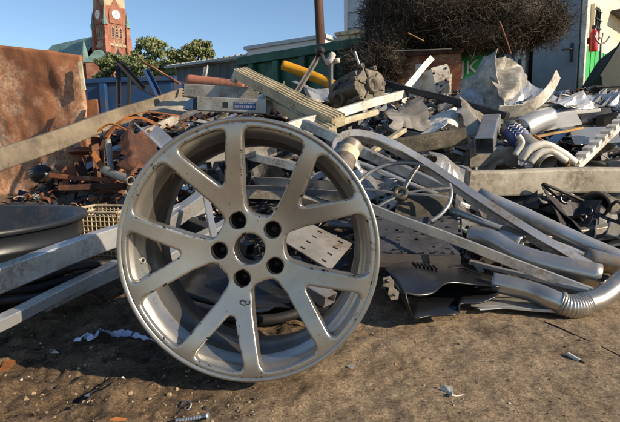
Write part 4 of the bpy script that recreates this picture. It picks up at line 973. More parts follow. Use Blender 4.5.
# ---- left: dark posts in front of the blue skip, rusty debris
for (a_, b_, lab, w_) in (((118, 60, 4.2), (119, 112, 4.0), 'dark upright steel angle post before the blue skip', .04), ((119, 62, 4.15), (143, 88, 4.0), 'dark slanting steel strut leaning off the upright post', .045), ((130, 72, 4.3), (129, 108, 4.1), 'short dark upright stub before the blue skip', .03), ((145, 68, 4.2), (160, 98, 4.0), 'blue grey slanting flat bar before the blue skip', .045), ((143, 62, 4.3), (180, 84, 4.1), 'rusty thin strut slanting down towards the pink pipe', .022), ((142, 90, 4.1), (157, 97, 4.0), 'short thin wire strut beside the slanting flat bar', .012)):
    bar('steel_strut', lab, 'strut', a_, b_, 'L' if w_ > .03 else 'rect', w_, w_ * .8, 'blue_paint' if 'blue grey' in lab else ('rust' if 'rusty' in lab else 'dark_steel'), t=.006)
def motor():
    c = at(42, 174, 3.1); ax = Vector((.62, -.75, .05)).normalized(); t = thing('finned_motor', 'black finned motor drum lying at the foot of the rusted sheet', 'motor', c - Vector((0, 0, .07)))
    mb = MB(); lathe(mb, c, ax, [(0, -.10), (.055, -.10), (.06, -.09), (.06, .03), (.045, .05), (.04, .05), (.038, .06), (.022, .06), (.02, .075), (0, .075)], 24); obj('housing', mb, 'dark_steel', t)
    s_ = ax.cross(Vector((0, 0, 1))).normalized(); v_ = s_.cross(ax)
    for i in range(20):
        a_ = 2 * math.pi * i / 20; e = s_ * math.cos(a_) + v_ * math.sin(a_); mb = MB(); q = ax.cross(e)
        V = [c + e * .058 + ax * -.09 + q * .003, c + e * .058 + ax * .025 + q * .003, c + e * .068 + ax * .02 + q * .002, c + e * .068 + ax * -.085 + q * .002]; V += [x - q * .005 for x in V]
        mb.add(V, [(0, 1, 2, 3), (7, 6, 5, 4), (0, 4, 5, 1), (1, 5, 6, 2), (2, 6, 7, 3), (3, 7, 4, 0)]); obj('fin', mb, 'black_plastic', t)
    mb = MB(); lathe(mb, c + ax * .05, ax, [(.036, 0), (.036, .006), (.028, .008), (.028, 0)], 24); obj('bright_ring', mb, 'steel', t)
    mb = MB(); sweep(mb, [c + ax * .06, c + ax * .14], circ(.008, 10), None, True); obj('shaft', mb, 'steel', t)
motor()
rust_items = [
 ('rusty_bar', 'long rusty flat bar on the ground right of the black motor', (52, 176, 3.0), (118, 181, 2.9), 'rect', .05, .03, 'rust'),
 ('rusty_bar', 'dark rusty square bar lying behind the mesh basket', (60, 188, 2.7), (125, 186, 2.7), 'rect', .04, .035, 'rust_dark'),
 ('rusty_bar', 'orange rusty strip leaning below the weathered beam', (92, 152, 3.0), (108, 176, 2.9), 'rect', .035, .012, 'rust_orange'),
 ('rusty_bar', 'dark upright rusty post below the weathered beam', (97, 136, 3.1), (101, 182, 3.0), 'L', .06, .05, 'rust_dark'),
 ('rusty_bar', 'thick grey tube end lying in the rusty debris', (104, 170, 2.7), (131, 181, 2.5), 'tube', .05, .05, 'alu_dull'),
 ('rusty_bar', 'rusty angle iron lying crosswise under the weathered beam', (70, 150, 3.2), (98, 148, 3.2), 'L', .07, .06, 'rust'),
 ('rusty_bar', 'dark channel standing on end near the rusty frame', (78, 160, 3.1), (84, 178, 3.0), 'U', .06, .04, 'rust_dark'),
 ('rusty_bar', 'pale bent tube upright among the orange straps', (108, 140, 2.85), (111, 170, 2.75), 'tube', .035, .035, 'alu_dull'),
]
for (nm, lab, a_, b_, k_, w_, h_, m_) in rust_items: bar(nm, lab, 'bar', a_, b_, k_, w_, h_, m_, t=.005, roll=random.uniform(-.5, .5))
strip('orange_strap', 'wide orange rusty strap arching over the rusty debris', 'strap', [(101, 150, 2.9), (112, 128, 3.0), (128, 116, 3.1), (150, 112, 3.15), (178, 116, 3.1)], .07, .006, 'rust_orange', roll=.3)
strip('orange_strap', 'narrow orange strap hanging below the wide arching strap', 'strap', [(104, 140, 2.88), (120, 122, 2.95), (140, 118, 3.0), (160, 126, 2.95)], .03, .005, 'rust_orange', roll=-.4)
pipe('orange_cable', 'thin orange cable curling through the rusty debris', 'cable', [(96, 132, 2.85), (110, 124, 2.85), (126, 130, 2.8), (138, 142, 2.75), (136, 160, 2.7)], .006, 'orange_cable')
sheet('rusty_casing', 'crumpled dark rusty casing beside the bright bracket', 'casing', [(120, 138, 2.75), (156, 132, 2.8), (158, 172, 2.55), (122, 178, 2.5)], 'rust_dark', amp=.06, n=16, seed=5, ragged=.5)
sheet('rusty_casing', 'bent brown sheet propped under the weathered beam', 'casing', [(54, 152, 3.3), (84, 146, 3.3), (88, 176, 3.1), (58, 180, 3.1)], 'rust', amp=.05, n=14, seed=8, ragged=.5)
sheet('rusty_casing', 'flat dark sheet behind the arching orange strap', 'casing', [(150, 100, 3.4), (186, 96, 3.4), (184, 116, 3.2), (148, 118, 3.2)], 'wood_grey', amp=.03, n=14, seed=9, ragged=.4)
def bracket():
    a_, b_ = at(146, 124, 2.15), at(182, 158, 1.95); o_, i_, sm = profile('L', .10, .06, .004); mb = MB(); sweep(mb, seg(a_, b_, 6, .004), o_, None, False, R(35))
    t = thing('angle_bracket', 'bright aluminium angle bracket with two holes behind the wheel top', 'bracket', a_); obj('angle', mb, 'alu_bright', t)
    F_ = frames([a_, b_], roll=R(35))[0]
    for f in (.25, .7):
        mb = MB(); c = a_.lerp(b_, f) - F_[1] * .0255 + F_[0] * .01; lathe(mb, c, F_[1], [(.009, .0005), (.009, .0012), (0, .0012)], 14); obj('bolt_hole', mb, 'black_plastic', t)
bracket()

# ---- upper left of the heap
pipe('pink_pipe', 'long pinkish copper coloured pipe resting on grey channels', 'pipe', [(188, 80, 3.25), (215, 83, 3.2), (246, 87, 3.15)], .036, 'pink_pipe', t=.004)
def channel_block(lab, pa, pb, w_, h_, sticker=False):
    a_, b_ = P(pa), P(pb); o_, i_, sm = profile('sq', w_, h_, .004); t = thing('grey_box_section', lab, 'box section', a_)
    mb = MB(); sweep(mb, seg(a_, b_, 6, .002), o_, i_, False); obj('section', mb, 'box_grey', t)
    d_ = (b_ - a_).normalized(); F_ = frames([a_, b_])[0]; fr = F_[0] if F_[0].y < 0 else -F_[0]
    for k in range(5):
        mb = MB(); mb.box(a_ + d_ * .004 + F_[1] * (h_ * (k / 4 - .5) * .8) - d_ * .012, .02, w_ * .7, h_ * .11, Matrix((d_, F_[0], F_[1])).transposed()); obj('comb_tooth', mb, 'rust_dark', t)
    if sticker:
        c = a_.lerp(b_, .70) + fr * (w_ / 2 + .001); mb = MB(); mb.box(c, .13, .0015, h_ * .5, Matrix((d_, -fr, F_[1])).transposed()); st = obj('printed_label', mb, 'blue_label', t)
        for row, y_ in enumerate((.18, -.08)):
            x_ = -.06
            while x_ < .055:
                wl = random.uniform(.006, .014); mb = MB(); mb.box(c + d_ * (x_ + wl / 2) + F_[1] * (h_ * y_) + fr * .0012, wl, .0008, h_ * (.10 if row == 0 else .17), Matrix((d_, -fr, F_[1])).transposed()); obj('print_mark', mb, 'panel_grey', st); x_ += wl + .004
        c = a_.lerp(b_, .42) + fr * (w_ / 2 + .001); mb = MB(); mb.box(c, .03, .002, h_ * .4, Matrix((d_, -fr, F_[1])).transposed()); obj('slot', mb, 'black_plastic', t)
channel_block('upper grey box section with comb edge under the pink pipe', (187, 91, 3.1), (256, 95, 3.0), .08, .085)
channel_block('lower grey box section with blue printed label above the wheel', (200, 104, 2.8), (268, 107, 2.7), .07, .08, True)
bar('upright_strip', 'thin white upright strip in front of the grey shed', 'strip', (206, 66, 3.5), (203, 84, 3.4), 'L', .03, .02, 'white_paint')
pipe('window_profile_end', 'white plastic end cap sticking up at the top of the window profile', 'end cap', [(233, 82, 3.0), (236, 76, 3.0), (238, 69, 3.0)], .022, 'white_paint', solid=True, n=4)
bar('window_profile', 'long grooved cream window profile lying diagonally on the heap', 'window profile', (240, 73, 3.0), (338, 122, 2.3), 'rail', .085, .06, 'cream', roll=-.25, bend=.002, n=12)
bar('window_profile', 'second grooved window profile tucked under the longer one', 'window profile', (270, 98, 2.8), (330, 132, 2.25), 'rail', .07, .05, 'cream', roll=-.4, bend=.002, n=12)
pipe('yellow_pipe', 'bright yellow pipe behind the grooved window profiles', 'pipe', [(283, 65, 3.6), (305, 73, 3.55), (345, 90, 3.4)], .036, 'yellow', t=.005)
bar('thin_profile', 'pale thin profile bar standing across the yellow pipe', 'bar', (320, 54, 3.35), (297, 92, 3.2), 'U', .03, .02, 'alu_dull', roll=.5)
def valve_rod():
    a_, b_ = at(331, 60, 3.5), at(331, 90, 3.4); t = thing('valve_rod', 'upright steel rod with bulky white valve head beside the engine casing', 'rod', b_)
    mb = MB(); sweep(mb, [b_, a_], circ(.016, 10), None, True); obj('rod', mb, 'steel', t)
    mb = MB(); lathe(mb, a_, Vector((.3, -.2, 1)), [(0, -.05), (.03, -.045), (.035, 0), (.022, .02), (.026, .04), (.012, .055), (0, .055)], 14); obj('valve_head', mb, 'hose_white', t)
    mb = MB(); lathe(mb, a_ + Vector((.03, -.02, -.01)), (1, -.4, .1), [(0, 0), (.018, 0), (.018, .03), (0, .03)], 10); obj('side_port', mb, 'hose_white', t)
valve_rod()
def knuckle():
    a_ = at(320, 51, 3.34); t = thing('hinge_knuckle', 'small dark hinge knuckle on top of the thin profile bar', 'hinge', a_)
    mb = MB(); lathe(mb, a_, (.4, -1, 0), [(0, -.02), (.028, -.02), (.03, 0), (.028, .02), (.01, .022), (.01, .03), (0, .03)], 16); obj('barrel', mb, 'dark_steel', t)
    mb = MB(); sweep(mb, [a_, at(327, 66, 3.3)], rrect(.03, .012)); obj('leaf', mb, 'dark_steel', t)
knuckle()
def gearbox():
    c = at(354, 92, 2.75); ax = (at(372, 86, 2.62) - at(338, 99, 2.82)).normalized(); t = thing('engine_casing', 'dirty cast aluminium engine casing with ribs and round port', 'engine part', c - Vector((0, 0, .15)))
    s_ = ax.cross(Vector((0, 0, 1))).normalized(); v_ = s_.cross(ax); V = []; F = []; nu, nv = 28, 12
    for i in range(nv):
        f = i / (nv - 1); z = -.13 + .26 * f; k = .70 * np.interp(f, [0, .08, .15, .5, .8, .92, 1], [.105, .125, .12, .125, .135, .165, .16])
        for j in range(nu):
            a_ = 2 * math.pi * j / nu; rr_ = k * (1 + .13 * math.cos(2 * a_ + .6) + .06 * math.cos(5 * a_)); V.append(c + ax * z + s_ * math.cos(a_) * rr_ + v_ * math.sin(a_) * rr_ * .9)
    F = [(i * nu + j, i * nu + (j + 1) % nu, (i + 1) * nu + (j + 1) % nu, (i + 1) * nu + j) for i in range(nv - 1) for j in range(nu)]
    mb = MB(); mb.add(V, F, 0, True); mb.add(V[:nu], [tuple(range(nu))[::-1]]); mb.add(V[-nu:], [tuple(range(nu))]); obj('casing', mb, 'cast_alu', t)
    for i in range(9):
        a_ = 2 * math.pi * i / 9; e = s_ * math.cos(a_) + v_ * math.sin(a_); mb = MB(); sweep(mb, [c + ax * -.10 + e * .088, c + ax * .11 + e * .106], rrect(.010, .022)); obj('rib', mb, 'cast_alu', t)
    for i in range(7):
        a_ = 2 * math.pi * (i + .3) / 7; e = s_ * math.cos(a_) + v_ * math.sin(a_); mb = MB(); lathe(mb, c + ax * .115 + e * .115, ax, [(.014, -.02), (.014, .018), (.006, .018), (.006, .0)], 12); obj('bolt_lug', mb, 'cast_alu', t)
    for i in range(6):
        a_ = 2 * math.pi * (i + .2) / 6; e = s_ * math.cos(a_) + v_ * math.sin(a_); mb = MB(); sweep(mb, [c + ax * .132 + e * .03, c + ax * .132 + e * .095], rrect(.014, .010)); obj('end_rib', mb, 'cast_alu', t)
    mb = MB(); lathe(mb, c + ax * .125, ax, [(.045, 0), (.045, .03), (.03, .032), (.028, .012), (0, .012)], 20); obj('end_boss', mb, 'cast_alu', t)
    e = (Vector((0, -1, -.1)) - ax * Vector((0, -1, -.1)).dot(ax)).normalized()
    mb = MB(); lathe(mb, c - ax * .03 + e * .07, e, [(.036, 0), (.036, .04), (.026, .045), (.024, .02), (0, .02)], 18); obj('round_port', mb, 'cast_alu', t)
    mb = MB(); sweep(mb, [c - ax * .05 + e * .10 + Vector((-.0, 0, .09)), c - ax * .14 + e * .06 + Vector((0, 0, .05))], rrect(.02, .03)); obj('web', mb, 'cast_alu', t)
    mb = MB(); sweep(mb, [at(362, 72, 2.7), at(355, 52, 2.72)], circ(.007, 8), None, True); obj('dip_stick', mb, 'alu', t)
gearbox()
bar('white_flat_bar', 'long broad white bar lying across below the engine casing', 'bar', (286, 128, 2.25), (402, 94, 2.75), 'sq', .05, .045, 'white_paint', bend=.002)
bar('white_flat_bar', 'thinner white bar just below the long broad white bar', 'bar', (296, 136, 2.2), (376, 112, 2.55), 'rect', .04, .03, 'cream', bend=.002)
bar('white_flat_bar', 'white bar leaning steeply in front of the rusty bin', 'bar', (398, 98, 2.75), (430, 60, 3.0), 'U', .055, .035, 'white_paint', roll=.6)
bar('dark_rail', 'long dark grey rail crossing in front of the white bracket', 'rail', (366, 78, 2.95), (508, 116, 2.35), 'rect', .055, .035, 'dark_steel', bend=.001)
def white_bracket():
    t = thing('white_bracket', 'white folded bracket with bolt holes before the rusty bin', 'bracket', at(430, 98, 2.9))
    d0 = 2.85; face = [(431, 68), (447, 64), (450, 70), (449, 84), (437, 93)]
    fp = plate('holed_face', None, None, [(x, y, d0) for x, y in face], 'white_paint', .006, parent=t)
    plate('shaded_web', None, None, [(431, 69, d0), (437, 93, d0), (408, 97, d0 + .16), (410, 78, d0 + .16)], 'white_paint', .006, parent=t)
    plate('side_wing', None, None, [(449, 72, d0 + .01), (453, 93, d0 + .1), (437, 96, d0 + .05), (448, 84, d0 + .0)], 'white_paint', .006, parent=t)
    for (x, y) in ((434, 73), (446, 68), (446, 80), (441, 86), (437, 84)):
        mb = MB(); c = at(x, y, d0 - .005); lathe(mb, c, (0, -1, 0), [(.007, 0), (.007, .004), (0, .004)], 12); obj('bolt_hole', mb, 'black_plastic', t)
white_bracket()
t = thing('crumpled_sheet', 'big folded beige metal sheet standing before the cabin', 'metal sheet', at(492, 112, 2.45))
sheet('shaded_leaf', None, None, [(470, 68, 2.85), (501, 53, 2.62), (490, 110, 2.42), (464, 102, 2.70)], 'sheet_grey', amp=.07, n=24, freq=2.4, seed=4, ragged=.15, parent=t)
sheet('lit_leaf', None, None, [(501, 53, 2.62), (514, 55, 2.70), (528, 82, 2.72), (490, 110, 2.42)], 'sheet_grey', amp=.10, n=24, freq=2.6, seed=9, ragged=.12, parent=t)
sheet('crumpled_sheet', 'pale blue grey crumpled sheet lying left of the big beige sheet', 'metal sheet', [(440, 100, 2.75), (480, 88, 2.75), (488, 110, 2.4), (446, 114, 2.45)], 'alu_bright', amp=.06, n=20, freq=2.4, seed=11, ragged=.3)
sheet('crumpled_sheet', 'folded dull sheet hanging in front of the square tube', 'metal sheet', [(460, 110, 2.4), (496, 108, 2.4), (500, 132, 2.2), (466, 134, 2.2)], 'alu_dull', amp=.06, n=20, freq=2.4, seed=14, ragged=.3)
strip('curved_guard', 'curved white guard rail with bolt holes swooping up before the grey door', 'guard', [(498, 112, 2.45), (522, 110, 2.45), (540, 100, 2.45), (552, 86, 2.48), (558, 74, 2.5)], .07, .006, 'white_paint', roll=1.05)
for k, (x, y) in enumerate(((550, 84), (545, 95), (533, 105), (520, 109))):
    pass
bar('square_tube', 'short open square aluminium tube pointing towards the viewer', 'tube', (484, 146, 1.98), (492, 121, 2.25), 'sq', .075, .07, 'alu', t=.003)
bar('grey_box_section', 'flat grey box section below the short square tube', 'box section', (468, 158, 2.1), (515, 156, 2.1), 'sq', .06, .085, 'alu_dull', t=.003)
def can():
    a_, b_ = at(508, 128, 2.15), at(548, 164, 1.92); t = thing('cardboard_tube', 'grey tube wrapped with a dark blue printed band lying by the tan strip', 'tube', a_)
    mb = MB(); sweep(mb, seg(a_, b_, 6), circ(.042, 24), circ(.038, 24), True); obj('tube_shell', mb, 'alu_dull', t)
    mb = MB(); sweep(mb, [a_.lerp(b_, .10), a_.lerp(b_, .42)], circ(.0432, 24), circ(.0422, 24), True); bd = obj('printed_band', mb, 'blue_label', t)
    d_ = (b_ - a_).normalized(); n_ = Vector((0, -1, .45)); n_ = (n_ - d_ * n_.dot(d_)).normalized(); s_ = d_.cross(n_)
    for k in range(4):
        f = .14 + .065 * k; mb = MB(); p = [a_.lerp(b_, f) + (n_ * math.cos(q) + s_ * math.sin(q)) * .0440 + d_ * (.006 * math.sin(q * 9)) for q in np.linspace(-.75, .75, 14)]; sweep(mb, p, circ(.0022, 6), None, True); obj('print_mark', mb, 'white_paint', bd)
can()
pipe('steel_cylinder', 'dented blue grey cylinder behind the banded tube', 'cylinder', [(520, 130, 2.3), (535, 122, 2.35), (548, 118, 2.4)], .055, 'alu_bright', t=.004)
bar('wood_strip', 'yellow tan wooden strip beside the banded tube', 'strip', (530, 136, 2.1), (572, 164, 1.92), 'U', .045, .02, 'wood_tan', t=.006)
bar('wood_strip', 'thin tan lath lying level behind the banded tube', 'strip', (530, 138, 2.15), (582, 128, 2.35), 'rect', .025, .01, 'wood_tan')
sheet('plastic_sheet', 'pale flat panel lying below the curved guard', 'panel', [(528, 116, 2.6), (575, 112, 2.6), (582, 126, 2.4), (534, 130, 2.35)], 'white_paint', amp=.012, n=14, seed=21)
sheet('plastic_sheet', 'bluish white panel under the black gutter profiles', 'panel', [(570, 128, 2.5), (618, 128, 2.5), (622, 142, 2.3), (574, 146, 2.25)], 'alu_bright', amp=.01, n=12, seed=22)
bar('gutter_profile', 'wide black gutter profile with pale edge at the heap top', 'gutter', (574, 118, 2.7), (606, 116, 2.7), 'U', .10, .07, 'black_plastic', roll=.2)
bar('gutter_profile', 'narrow black gutter profile next to the wide black gutter', 'gutter', (600, 122, 2.6), (622, 118, 2.6), 'U', .07, .06, 'black_plastic', roll=-.2)
bar('gutter_edge', 'pale thin edging strip along the black gutter', 'strip', (540, 116, 2.62), (600, 110, 2.6), 'rect', .02, .02, 'white_paint')
def toothed():
    a_, b_ = at(573, 168, 1.95), at(626, 118, 2.3); t = thing('toothed_rail', 'white toothed rail leaning up at the end of the broad board', 'rail', a_)
    mb = MB(); sweep(mb, seg(a_, b_, 6, .001), rrect(.05, .022), None); obj('rail', mb, 'white_paint', t); d_ = (b_ - a_).normalized(); F_ = frames([a_, b_])[0]; M_ = Matrix((d_, F_[0], F_[1])).transposed()
    for k in range(9):
        mb = MB(); mb.box(a_.lerp(b_, (k + .5) / 9) + F_[1] * .019, .035, .042, .016, M_); obj('tooth', mb, 'white_paint', t)
toothed()
for k, (pts, lab) in enumerate((([(522, 166), (530, 154), (545, 150), (562, 158), (575, 168)], 'thick white hose arching over the broad board'), ([(530, 168), (540, 158), (552, 157), (566, 166)], 'thinner white hose looped inside the thick white hose'), ([(515, 160), (522, 148), (518, 140)], 'short white hose end pointing up beside the banded tube'))):
    pipe('plastic_hose', lab, 'hose', [(x, y - 5, 1.93 - .02 * k) for x, y in pts], .017 - .003 * k, 'hose_white', t=.003)
bar('broad_board', 'broad weathered grey board lying level across the right of the heap', 'board', (466, 183, 1.80), (700, 178, 1.95), 'rect', .05, .098, 'wood_grey', bend=.002, roll=R(-8), n=14)
bar('wood_block', 'dark rotten wooden plank end in the middle of the heap', 'plank', (392, 148, 2.05), (464, 136, 2.1), 'rect', .06, .075, 'wood_dark', bend=.003, n=8)
bar('white_lath', 'short pale lath leaning against the dark rotten plank', 'lath', (372, 152, 2.0), (404, 130, 2.2), 'rect', .03, .02, 'cream')

# ---- bent strip, tubes, steering wheel
strip('bent_strip', 'long bent aluminium strip arching out behind the wheel', 'strip', [(336, 158, 1.66), (335, 146, 1.68), (344, 137, 1.70), (362, 136, 1.71), (390, 145, 1.70), (430, 168, 1.66), (480, 202, 1.55), (530, 234, 1.45), (592, 270, 1.36)], .005, .05, 'alu', roll=.0, n=8)
bar('long_tube', 'long blue grey square tube running down behind the bent strip', 'tube', (304, 124, 2.1), (480, 206, 1.72), 'sq', .048, .04, 'alu', bend=.001)
bar('long_tube', 'thin silver tube below the long square tube', 'tube', (330, 152, 1.95), (470, 208, 1.70), 'tube', .022, .022, 'alu_bright', bend=.001)
bar('long_tube', 'long round silver tube sloping down below the broad board', 'tube', (478, 194, 1.72), (640, 268, 1.42), 'tube', .052, .052, 'alu_bright', bend=.001)
bar('long_tube', 'second round tube just below the long silver tube', 'tube', (520, 232, 1.58), (640, 275, 1.42), 'tube', .026, .026, 'alu_bright', bend=.001)
bar('long_tube', 'grey flat tube beside the perforated panel', 'tube', (450, 210, 1.62), (530, 240, 1.5), 'tube', .026, .026, 'alu', bend=.001)
def tin():
    a_, b_ = at(352, 146, 1.66), at(338, 176, 1.55); t = thing('tin_can', 'dented golden tin can squeezed behind the wheel rim', 'can', b_); d_ = (a_ - b_); L_ = d_.length
    mb = MB(); lathe(mb, b_, d_, [(0, 0), (.036, 0), (.038, .004), (.036, .008), (.036, L_ * .4), (.0345, L_ * .45), (.036, L_ * .5), (.036, L_ - .012), (.0385, L_ - .008), (.0385, L_), (.034, L_), (.033, L_ - .03), (0, L_ - .03)], 28); obj('can_body', mb, 'alu_dull', t)
    mb = MB(); lathe(mb, b_, d_, [(.0365, L_ * .55), (.0367, L_ * .8)], 28); obj('paint_band', mb, 'cream', t)
tin()
def steering():
    c = at(401, 194, 1.60); n_ = Vector((-.25, -.72, .65)).normalized(); s_ = n_.cross(Vector((0, 0, 1))).normalized() * -1; v_ = n_.cross(s_) * -1
    if v_.z < 0: v_ = -v_
    if s_.x < 0: s_ = -s_
    t = thing('steering_wheel', 'bare metal steering wheel frame with thin spokes and broken ring', 'steering wheel', c - v_ * .12)
    rg = .165
    mb = MB(); p = [c + (s_ * math.cos(a_) + v_ * math.sin(a_) * .82) * rg for a_ in np.linspace(R(60), R(205), 26)]; sweep(mb, p, circ(.0075, 10), None, True); obj('ring', mb, 'alu', t)
    mb = MB(); p = [c + (s_ * math.cos(a_) + v_ * math.sin(a_) * .82) * rg for a_ in np.linspace(R(-50), R(18), 14)]; sweep(mb, p, circ(.0065, 10), None, True); obj('ring', mb, 'alu', t)
    for a_ in (72, 12, -5, 172, 224):
        e = c + (s_ * math.cos(R(a_)) + v_ * math.sin(R(a_)) * .82) * rg; mb = MB(); sweep(mb, curve([c, c.lerp(e, .5) + n_ * .008, e], 4), rrect(.018, .006)); obj('spoke', mb, 'alu', t)
    mb = MB(); lathe(mb, c - n_ * .01, n_, [(.012, 0), (.026, 0), (.027, .018), (.022, .022), (.012, .022), (.012, 0)], 20); obj('hub', mb, 'cast_alu', t)
steering()
def perforated(lab, corners, m_, n_, fn, amp, seed): return sheet('perforated_panel', lab, 'panel', corners, m_, amp=amp, n=n_, ridge=False, seed=seed, holes=fn, solid=.004)
hs = random.Random(5); holeset = set()
for q in range(46):
    i, j = hs.randrange(3, 57), hs.randrange(4, 56); horiz = hs.random() < .6
    for k in range(hs.randrange(2, 5)):
        for k2 in range(2): holeset.add((i + (k if horiz else k2), j + (k2 if horiz else k)))
for k in range(0, 58, 7):
    for q in range(4): holeset.add((k + q, 56)); holeset.add((k + q, 57)); holeset.add((56, k + q)); holeset.add((57, k + q)); holeset.add((k + q, 3)); holeset.add((k + q, 4))
sheet('punched_plate', 'dark grey punched panel with many slots beside the wheel', 'panel', [(376, 218, 1.50), (461, 216, 1.58), (464, 256, 1.42), (374, 254, 1.34)], 'dark_grey', amp=.006, n=60, ridge=False, seed=2, holes=lambda u, v, i, j: (i, j) in holeset, solid=.004)
bar('panel_lip', 'folded dark lip running below the punched panel', 'bar', (376, 260, 1.31), (464, 262, 1.38), 'L', .04, .03, 'dark_steel')
sheet('speckled_plate', 'black speckled plate standing behind the punched panel', 'plate', [(397, 196, 1.66), (450, 192, 1.70), (455, 218, 1.6), (394, 222, 1.56)], 'wood_dark', amp=.01, n=14, seed=31, ridge=False)
sheet('perforated_strap', 'slotted mounting rail behind the right wheel spokes', 'rail', [(268, 232, 1.42), (290, 214, 1.54), (352, 244, 1.40), (330, 270, 1.24)], 'alu_dull', amp=.003, n=41, ridge=False, seed=6, holes=lambda u, v, i, j: (i % 10) in (4, 5) and j in (6, 7, 8, 20, 21, 22, 33, 34, 35), solid=.004)
bar('flat_bar', 'long thin silver bar running from the wheel over the punched panel', 'bar', (366, 206, 1.42), (591, 293, 1.20), 'rect', .012, .028, 'alu_bright', bend=.001)
def shroud():
    t = thing('plastic_shroud', 'black moulded plastic engine shroud with vent slots lying on the dirt', 'shroud', ground_pt(440, 318))
    # upper shell: rows of points across the piece, from the rear edge over the crest to the open front edge
    rows = [[(378, 276, 1.30), (392, 264, 1.38), (420, 258, 1.44), (450, 262, 1.44), (478, 272, 1.40), (500, 278, 1.36)],
            [(384, 270, 1.24), (400, 264, 1.32), (425, 262, 1.38), (452, 266, 1.38), (478, 275, 1.34), (499, 281, 1.31)],
            [(390, 274, 1.18), (408, 270, 1.24), (430, 269, 1.30), (455, 271, 1.32), (478, 279, 1.28), (498, 284, 1.26)],
            [(398, 284, 1.13), (414, 284, 1.16), (434, 280, 1.20), (456, 278, 1.24), (478, 283, 1.23), (498, 286, 1.22)],
            [(403, 293, 1.11), (418, 296, 1.11), (434, 293, 1.13), (447, 283, 1.18), (476, 285, 1.20), (499, 287, 1.19)]]
    G = [curve([at(*q) for q in r_], 5) for r_ in rows]; nv = len(G[0]); cols = [curve([G[i][j] for i in range(len(G))], 5) for j in range(nv)]; nu = len(cols[0])
    mb = MB(); mb.add([p for c_ in cols for p in c_], [(j * nu + i, (j + 1) * nu + i, (j + 1) * nu + i + 1, j * nu + i + 1) for j in range(nv - 1) for i in range(nu - 1)], 0, True); sh = obj('upper_shell', mb, 'black_plastic', t, solid=.004)
    for k in range(6):
        mb = MB(); a_, b_ = at(413 + k * 4, 263.5 + k * .6, 1.33), at(418 + k * 4, 268 + k * .6, 1.275); sweep(mb, [a_ + Vector((0, 0, .003)), b_ + Vector((0, 0, .003))], rrect(.004, .006)); obj('vent_slot', mb, 'rubber', sh)
    low = [[(386, 288, 1.22), (400, 300, 1.16), (412, 318, 1.09), (430, 316, 1.10), (458, 314, 1.11), (460, 304, 1.15), (480, 303, 1.16), (498, 296, 1.18)],
           [(392, 286, 1.30), (404, 288, 1.30), (418, 292, 1.30), (434, 292, 1.30), (456, 290, 1.32), (466, 289, 1.32), (482, 288, 1.32), (498, 286, 1.30)]]
    G = [curve([at(*q) for q in r_], 4) for r_ in low]; nv = len(G[0]); mb = MB(); mb.add(G[0] + G[1], [(j, j + 1, nv + j + 1, nv + j) for j in range(nv - 1)], 0, True); obj('lower_lip', mb, 'black_plastic', t, solid=.004)
    side = [at(386, 272, 1.25), at(398, 284, 1.14), at(405, 292, 1.11), at(412, 318, 1.09), at(400, 302, 1.16), at(386, 290, 1.22)]
    mb = MB(); c_ = sum(side, Vector()) / 6; mb.add(side + [c_], [(i, (i + 1) % 6, 6) for i in range(6)], 0, True); obj('side_cheek', mb, 'black_plastic', t, solid=.004)
    back = [(390, 276, 1.36), (430, 264, 1.46), (470, 272, 1.44), (500, 280, 1.4), (500, 296, 1.34), (456, 304, 1.34), (415, 306, 1.32), (390, 296, 1.32)]
    plate('rear_wall', None, None, back, 'black_plastic', .004, parent=t)
shroud()
def hook():
    poly = [(383, 278), (390, 276), (394, 281), (394, 288), (399, 292), (398, 299), (391, 300), (388, 294), (389, 287), (383, 286)]
    t = thing('steel_hook', 'small pale hooked bracket with a hole beside the black shroud', 'bracket', at(390, 300, 1.04)); plate('hook_plate', None, None, [(x, y, 1.05) for x, y in poly], 'alu_dull', .004, parent=t)
    for (x, y, r_) in ((387, 281, .0045), (394, 295, .003)):
        mb = MB(); lathe(mb, at(x, y, 1.046), (0, -1, 0.1), [(r_, 0), (r_, .003), (0, .003)], 14); obj('bolt_hole', mb, 'black_plastic', t)
hook()
